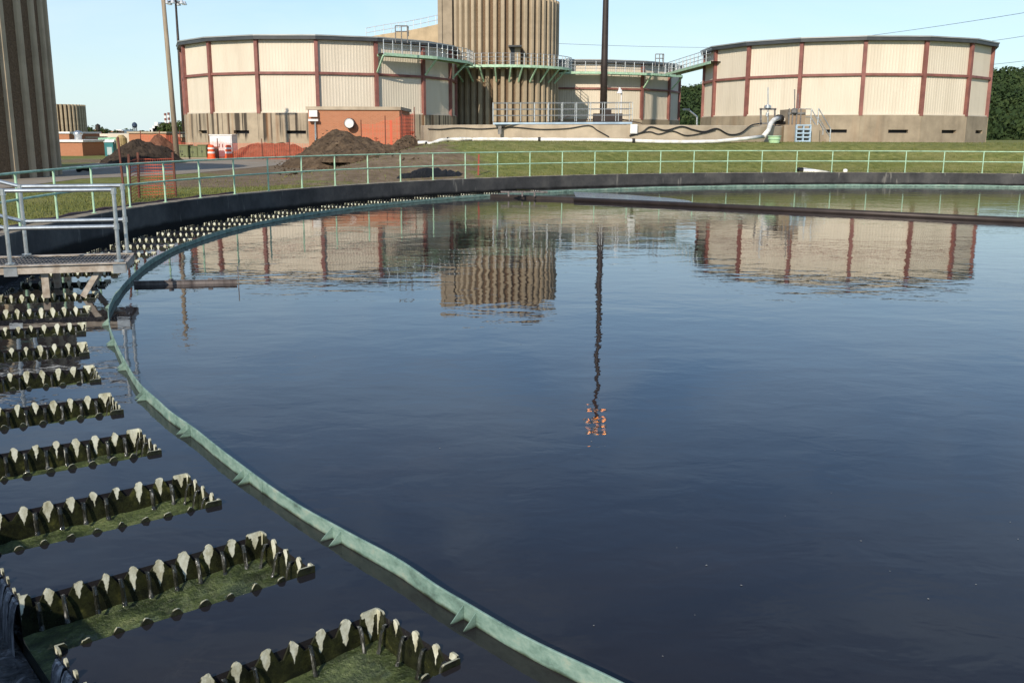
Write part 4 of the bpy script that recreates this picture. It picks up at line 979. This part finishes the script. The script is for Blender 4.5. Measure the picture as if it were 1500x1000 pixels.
low('tall plain brick block right of the cream edged building', 191, 245, 193, 116, 16, M['conc_wall'], None, .2)
low('brick wing with tan coping just left of the wooden pole', 244, 268, 197, 119, 12, M['conc_wall'], None, .35)
low('brick link building in shade behind the mint gantry', 104, 127, 200, 112, 9, M['conc_wall'], None, .25)
p = at(88, 203, 83.5); mb = MB(); mb.lathe([(.02, .45), (.3, .35), (.42, .1), (.30, 0), (.3, -.4)], 14); o = tag(mb.build('roof_vent', M['galv'], smooth=True), 'shiny round vent on the small brick outbuilding roof', 'roof vent'); o.location = (p.x, 87, at(88, 205, 84).z+.35)
mb = MB(); a, b = onz(86, 250, .5), onz(178, 243.5, .5); mb.tube([a, a.lerp(b, .5), b], .13, 8); tag(mb.build('white_pipe', M['white'], smooth=True), 'white plastic pipe lying on the grass by the road edge', 'pipe')
mb = MB(); p = onz(124, 249.5, .55); mb.tube([p+Vector((-.35, 0, -.02)), p+Vector((-.05, -.1, .12)), p+Vector((.3, 0, .02))], [.11, .13, .09], 8); tag(mb.build('black_sack', M['geotex']), 'small black bundle on the white pipe by the road', 'bundle')
# black silt fence heap on the grass behind the rail
mb = MB()
pA, pB = ong(579, 261.5), ong(678, 257)
P = []; nx, ny = 60, 10
for i in range(nx+1):
    for j in range(ny+1):
        u, w = i/nx, j/ny; x = pA.x+(pB.x-pA.x)*u; y = pA.y+(pB.y-pA.y)*u+(w-.3)*.9
        env = math.sin(PI*w)**.6*min(1, u*12, (1-u)*12); hg = .34*(.55+.65*abs(mnoise.noise((u*4.5, w*1.2, 2.2)))+.5*max(0, mnoise.noise((u*9, w*2, 7))))*(1.15 if .22 < u < .75 else .75)
        P.append((x, y, gz(x, y)+hg*env-.03+.03*mnoise.noise((u*40, w*9, 1))))
mb.v = P
for i in range(nx):
    for j in range(ny): k = i*(ny+1)+j; mb.f.append((k, k+ny+1, k+ny+2, k+1)); mb.m.append(0)
tag(mb.build('silt_fabric', M['geotex']), 'crumpled black fabric heap on the grass behind the guard rail', 'fabric heap')
# white sleeve on the lawn
t = thing('white_sleeve', 'rolled white plastic sleeve with a black end on the lawn edge', 'sleeve', Vector((ong(1170, 251.5))))
ys = ong(1170, 251.5).y; a, b = at(1176, 249.5, ys), at(1216, 252.8, ys+.1)
mb = MB(); mb.tube([a-t.location, a.lerp(b, .4)-t.location, b-t.location], [.14, .11, .05], 10); mb.build('roll', M['white'], t, smooth=True)
mb = MB(); mb.tube([at(1168, 248, ys)-t.location, a-t.location+Vector((.02, 0, 0))], [.10, .13], 10); mb.build('end_cap', M['black'], t)
mb = MB(); mb.lathe([(.01, .12), (.1, .09), (.13, 0), (.1, -.08)], 12); o = tag(mb.build('white_lump', M['white'], smooth=True), 'small white lump on the lawn edge right of the rolled sleeve', 'lump'); p = ong(1238, 252); o.location = p+Vector((0, 0, .05))
# mint railed footbridge end at far right
t = thing('far_railing', 'dense mint green railing at the right frame edge beyond the lawn', 'railing', g3(1472, 238, 60)); L = lambda px, py, Y=60: at(px, py, Y)-t.location
for yy in (0, 2.0):
    for y in (219.5, 228):
        mb = MB(); mb.tube([L(1472, y)+Vector((0, yy, 0)), L(1540, y)+Vector((0, yy, 0))], .035, 6); mb.build('rail', M['mint'], t)
    for k in range(7):
        x = 1472+k*11; mb = MB(); mb.tube([L(x, 219.5)+Vector((0, yy, 0)), L(x, 238)+Vector((0, yy, 0))], .04, 6); mb.build('post', M['mint'], t)
mb = MB(); mb.obox(L(1470, 240.5), (4, 0, 0), (0, 2, 0), (0, 0, .1)); mb.build('deck', M['grate'], t)
# slim street lamp in the gap before the hill
p = g3(1021, 183, 120); t = thing('street_lamp', 'small grey street lamp in the gap between tanks before the wooded hill', 'street lamp', p); L = lambda px, py: at(px, py, 120)-t.location
mb = MB(); mb.tube([(0, 0, 0), L(1021, 172), L(1018, 169), L(1008, 161)], .12, 8); mb.build('pole', M['galv'], t); mb = MB(); c = L(1006.5, 160.5); mb.box(c.x-.5, c.x+.3, -.2, .2, c.z-.12, c.z+.12); mb.build('lamp_head', M['galv'], t)
# ------------------------------------------------------------------ power lines
def wire(a, b, sag, label, r=.035):
    mb = MB(); mb.tube([a.lerp(b, k/20)+Vector((0, 0, -sag*4*(k/20)*(1-k/20))) for k in range(21)], r, 5); tag(mb.build('power_line', M['cable']), label, 'power line', 'power lines over the hill')
wire(at(1060, 74, 240), at(1560, 9, 150), .8, 'upper power line slanting above the right tank'); wire(at(1300, 76, 220), at(1560, 43, 170), .5, 'middle power line right of the right tank'); wire(at(1300, 104, 220), at(1560, 82, 170), .5, 'lowest power line before the wooded hill')
wire(at(700, 58, 230), at(1160, 70, 230), .6, 'power line between the ribbed tower and the right tank')
# ------------------------------------------------------------------ hills, woods, town
def hill(name, pxs, Y, dep):
    mb = MB(); T = [at(x, y, Y) for x, y in pxs]
    rows = [(0, -1), (.35, .45), (.7, .85), (1, 1), (1.6, .6)]
    for (a, b) in zip(T[:-1], T[1:]):
        for (u0, h0), (u1, h1) in zip(rows[:-1], rows[1:]):
            q = lambda p, u, h, Y=Y, dep=dep: Vector((p.x*(Y-dep+u*dep)/Y, Y-dep+u*dep, max(-3, p.z*h if h > 0 else -3)))
            mb.quad(q(a, u0, h0), q(b, u0, h0), q(b, u1, h1), q(a, u1, h1))
    return struct(mb.build(name, M['forest_floor'], smooth=True))
def crowns(mb, cs, nq, s0):
    for c, r in cs:
        for _ in range(nq):
            v = Vector((random.gauss(0, 1), random.gauss(0, 1), random.gauss(0, 1))).normalized()*r*random.uniform(.7, 1.08); v.z = abs(v.z)*1.0-r*.25
            n1 = (v.normalized()+Vector((random.gauss(0, .4), random.gauss(0, .4), random.gauss(0, .4)))).normalized(); a = n1.orthogonal().normalized(); b = n1.cross(a); s = s0*random.uniform(.5, 1.2)
            q = c+v; mb.face([q-a*s, q-b*s*.7, q+a*s, q+b*s*.7])
hp = [(960, 140), (985, 134), (1005, 129), (1030, 128), (1060, 126), (1200, 118), (1350, 112), (1450, 105), (1500, 102), (1560, 100), (1700, 96), (1900, 100)]
YH = 420; hill('hill', [(x, y+18) for x, y in hp], YH, 190)
mb = MB(); cs = []
def hy(px):
    for (x0, y0), (x1, y1) in zip(hp[:-1], hp[1:]):
        if x0 <= px <= x1: return y0+(y1-y0)*(px-x0)/(x1-x0)
rows = [(0, -1), (.35, .45), (.7, .85), (1, 1)]
for (xa, xb, n) in ((980, 1060, 260), (1435, 1680, 850)):
    for _ in range(n):
        px = random.uniform(xa, xb); hh = random.random(); T = at(px, hy(px)+18, YH)
        u = .24+.11*hh/.45 if hh < .45 else (.35+.35*(hh-.45)/.4 if hh < .85 else .7+.3*(hh-.85)/.15)
        z = max(0, T.z*max(hh, 0)); y = YH-190+190*u; rr = random.uniform(2.2, 5.6); cs.append((Vector((T.x*y/YH, y, z+1+random.uniform(-1, 2.2)*(hh > .8))), rr))
crowns(mb, cs, 105, .62); cs = []
for _ in range(420):
    px = random.uniform(1430, 1680) if random.random() < .6 else random.uniform(985, 1045); y = random.uniform(160, 225); T = at(px, 190, y); cs.append((Vector((T.x, y, 1.5+random.random()**2*(5 if px > 1400 else 3.2))), random.uniform(1.2, 2.2)))
crowns(mb, cs, 60, .42)
tag(mb.build('wooded_hillside', M['forest']), 'dark green wood covering the far hill', 'wood', kind='stuff')
def tree(px, pyb, pyt, Y, w, label, nq=900):
    p = at(px, pyb, Y); p.z = 0; top = at(px, pyt, Y).z; t = thing('tree', label, 'tree', Vector((p.x, Y, p.z))); mb = MB()
    h = top; mb.tube([(0, 0, -.5), (0, 0, h*.4), (.2, 0, h*.7)], [w*.06, w*.045, w*.02], 8)
    cl = []
    for _ in range(14):
        c = Vector((random.uniform(-.36, .36)*w, random.uniform(-.3, .3)*w, h*random.uniform(.38, .86))); cl.append((c, w*random.uniform(.12, .2))); mb.tube([(0, 0, h*.3), c], [w*.02, w*.006], 5)
    mb.build('trunk', M['bark'], t); mb = MB(); crowns(mb, cl, nq//14, w*.035); mb.build('crown', M['leaf'], t)
tree(252, 205, 176, 180, 7.5, 'dark leafy tree beside the wooden pole in the distance', 1600)
tree(126, 205, 186, 330, 12, 'rounded green tree at the left end of the far skyline', 700); tree(156, 205, 187, 340, 9, 'smaller green tree on the far skyline right of the rounded one', 500)
mb = MB(); cs = []
for k in range(150):
    px = random.uniform(70, 300); Y = random.uniform(480, 620); T = at(px, 192.5+2*math.sin(px*.09), Y); cs.append((Vector((T.x, Y, T.z-2.6+random.uniform(-1, .5))), random.uniform(2.4, 4)))
for k in range(60):
    px = random.uniform(-400, 70); Y = random.uniform(480, 620); T = at(px, 191, Y); cs.append((Vector((T.x, Y, T.z-2.5)), random.uniform(2.4, 4)))
crowns(mb, cs, 45, 1.1); tag(mb.build('tree_line', M['forest']), 'far low line of trees along the town skyline', 'tree line', kind='stuff')
def town(label, boxes, Y, mat, wins=0, name='town_building'):
    a = at(boxes[0][0], 200, Y); t = thing(name, label, 'building', Vector((a.x, Y, 0)))
    mb = MB()
    for x0, x1, y in boxes:
        p, q = at(x0, y, Y), at(x1, y, Y); mb.box(p.x-t.location.x, q.x-t.location.x, 0, 12, -1, p.z)
    mb.build('wall', mat, t)
    if wins:
        x0, x1, y = boxes[0]; p, q = at(x0, y, Y), at(x1, y, Y); w = q.x-p.x
        for k in range(wins):
            mb = MB(); xx = w*(k+.25)/wins; mb.box(xx, xx+w/wins*.5, -.15, -.02, p.z-2.2, p.z-.8); mb.build('window', M['glass'], t)
    return t
town('white block house with dark windows on the far skyline', [(164, 180, 191.5), (170, 178, 190)], 420, M['whitepaint'], 4)
town('white stepped tower building on the far skyline', [(219, 240, 188), (223, 238, 184.5), (226, 231, 179), (233, 236, 181.5)], 520, M['whitepaint'], 5)
town('long red brick mill on the far skyline', [(120, 165, 192), (122, 140, 190)], 400, M['brick'], 8)
town('low grey warehouse in front of the white block house', [(158, 205, 195)], 330, M['roof'], 0)
town('low white shed roof right of the far white block', [(204, 224, 194.5)], 360, M['whitepaint'], 0)
town('tiny red house behind the dark leafy tree', [(258, 266, 192)], 240, M['brick'], 0)
p = at(198, 195, 560); t = thing('water_tower', 'dark water tower silhouette on the far skyline', 'water tower', Vector((p.x, 560, 0))); zt = at(198, 179, 560).z
mb = MB(); mb.lathe([(.05, zt), (.9, zt-.4), (1.4, zt-1.2), (1.4, zt-2.4), (.5, zt-3.2)], 20); mb.build('tank', simple('navy_tank_paint', (.03, .05, .09), .2, .5, .5), t)
mb = MB()
for a in range(5): e = Vector((math.cos(a*1.257), math.sin(a*1.257), 0)); mb.tube([e*1.2+Vector((0, 0, 0)), e*1.1+Vector((0, 0, zt-2.4))], .14, 6)
mb.tube([(0, 0, 0), (0, 0, zt-3)], .25, 8); mb.build('legs', M['darkmetal'], t)
for x, y, l in ((243.5, 166, 'red and white striped chimney behind the wooden pole, left of two'), (248.5, 165, 'red and white striped chimney behind the wooden pole, right of two')):
    p = at(x, 190, 480); t = thing('chimney_stack', l, 'chimney', Vector((p.x, 480, 0)), group='striped chimneys'); zt = at(x, y, 480).z; n = 5
    for k in range(n):
        mb = MB(); z0, z1 = zt*.5+zt*.5*k/n, zt*.5+zt*.5*(k+1)/n; mb.lathe([(.6, z0), (.6, z1), (.01, z1)] if k == n-1 else [(.6, z0), (.6, z1)], 10); mb.build('band', M['whitepaint'] if k % 2 else M['redsteel'], t)
    mb = MB(); mb.lathe([(.65, 0), (.62, zt*.5)], 10); mb.build('shaft', M['redsteel'], t)
p = at(144.5, 200, 200); t = thing('dark_post', 'slim dark post with round head before the brick mill', 'post', Vector((p.x, 200, 0))); zt = at(144, 183.5, 200).z; mb = MB(); mb.tube([(0, 0, 0), (0, 0, zt)], .25, 8); mb.lathe([(.02, zt+.3), (.5, zt), (.45, zt-1), (.2, zt-1.1)], 10); mb.build('post', M['darkmetal'], t)
# ------------------------------------------------------------------ grass blades where the lawn comes near
mb = MB()
def blades(n, amin, amax, r0, r1, hmin, hmax, w):
    for _ in range(n):
        a = random.uniform(amin, amax); r = r0+(r1-r0)*random.random()**1.6; p = pol(r, a); z = gz(p.x, p.y)
        if max(max(0, 1-math.hypot((p.x-q)/u, (p.y-s)/v)*.55) for q, s, u, v in DIRT) > .5 and random.random() < .8: continue
        h = random.uniform(hmin, hmax); t = random.uniform(0, 2*PI); d = Vector((math.cos(t), math.sin(t), 0)); ln = Vector((random.gauss(0, .35), random.gauss(0, .35), 1))*h
        b = Vector((p.x, p.y, z-.01)); k = len(mb.v); mb.v += [tuple(b-d*w), tuple(b+d*w), tuple(b+ln*.6+d*w*.5), tuple(b+ln)]; mb.f.append((k, k+1, k+2, k+3)); mb.m.append(0)
blades(26000, 150, 205, 28.9, 36, .03, .10, .011); blades(26000, 70, 150, 28.9, 38, .03, .11, .016)
tag(mb.build('grass', M['blade']), 'short patchy lawn grass beyond the basin wall', 'grass', kind='stuff')
# ------------------------------------------------------------------ light
SAZ, SEL = R(200), R(29)             # clockwise from +y, elevation
sd = Vector((math.sin(SAZ)*math.cos(SEL), math.cos(SAZ)*math.cos(SEL), math.sin(SEL)))
s = bpy.data.lights.new('sun', 'SUN'); s.energy = 3.6; s.angle = R(.6); s.color = (1, .89, .74)
so = bpy.data.objects.new('sun', s); col.objects.link(so); so.rotation_euler = sd.to_track_quat('Z', 'Y').to_euler()
w = bpy.data.worlds.new('World'); sc.world = w; w.use_nodes = True; nt = w.node_tree; bg = nt.nodes['Background']
sky = nt.nodes.new('ShaderNodeTexSky'); sky.sky_type = 'NISHITA'; sky.sun_disc = False; sky.sun_elevation = SEL; sky.sun_rotation = SAZ
sky.air_density = 1.0; sky.dust_density = .35; sky.ozone_density = 2.4; sky.altitude = 100
tc = nt.nodes.new('ShaderNodeTexCoord'); mp = nt.nodes.new('ShaderNodeMapping'); mp.inputs['Scale'].default_value = (1.6, 1.6, 5); mp.inputs['Rotation'].default_value = (.1, .06, .4)
ns = nt.nodes.new('ShaderNodeTexNoise'); ns.inputs['Scale'].default_value = 1.7; ns.inputs['Detail'].default_value = 7; ns.inputs['Roughness'].default_value = .58; ns.inputs['Distortion'].default_value = .6
rp = nt.nodes.new('ShaderNodeValToRGB'); rp.color_ramp.elements[0].position = .40; rp.color_ramp.elements[0].color = (0, 0, 0, 1); rp.color_ramp.elements[1].position = .78; rp.color_ramp.elements[1].color = (.42, .42, .42, 1)
mx = nt.nodes.new('ShaderNodeMix'); mx.data_type = 'RGBA'; mx.inputs[7].default_value = (7.4, 8.0, 8.5, 1)
nt.links.new(tc.outputs['Generated'], mp.inputs[0]); nt.links.new(mp.outputs[0], ns.inputs['Vector']); nt.links.new(ns.outputs['Fac'], rp.inputs[0]); nt.links.new(rp.outputs[0], mx.inputs[0]); nt.links.new(sky.outputs[0], mx.inputs[6]); tn = nt.nodes.new('ShaderNodeMix'); tn.data_type = 'RGBA'; tn.blend_type = 'MULTIPLY'; tn.inputs[0].default_value = 1; tn.inputs[7].default_value = (.90, 1.0, 1.07, 1)
nt.links.new(mx.outputs[2], tn.inputs[6]); sp = nt.nodes.new('ShaderNodeSeparateXYZ'); nt.links.new(tc.outputs['Generated'], sp.inputs[0])
mr = nt.nodes.new('ShaderNodeMapRange'); mr.inputs['From Min'].default_value = 0; mr.inputs['From Max'].default_value = .22; mr.inputs['To Min'].default_value = .8; mr.inputs['To Max'].default_value = 0; nt.links.new(sp.outputs[2], mr.inputs['Value'])
hz = nt.nodes.new('ShaderNodeMix'); hz.data_type = 'RGBA'; hz.inputs[7].default_value = (5.3, 6.5, 6.9, 1); nt.links.new(mr.outputs[0], hz.inputs[0]); nt.links.new(tn.outputs[2], hz.inputs[6]); cz = nt.nodes.new('ShaderNodeMix'); cz.data_type = 'RGBA'; cz.inputs[7].default_value = (6.9, 7.3, 7.4, 1); m2 = nt.nodes.new('ShaderNodeMath'); m2.operation = 'MULTIPLY'; nt.links.new(mr.outputs[0], m2.inputs[1])
nt.links.new(rp.outputs[0], m2.inputs[0]); nt.links.new(m2.outputs[0], cz.inputs[0]); nt.links.new(hz.outputs[2], cz.inputs[6]); nt.links.new(cz.outputs[2], bg.inputs[0])
bg.inputs['Strength'].default_value = .105
sc.view_settings.view_transform = 'Standard'; sc.view_settings.look = 'None'; sc.view_settings.exposure = .38; sc.view_settings.gamma = 1
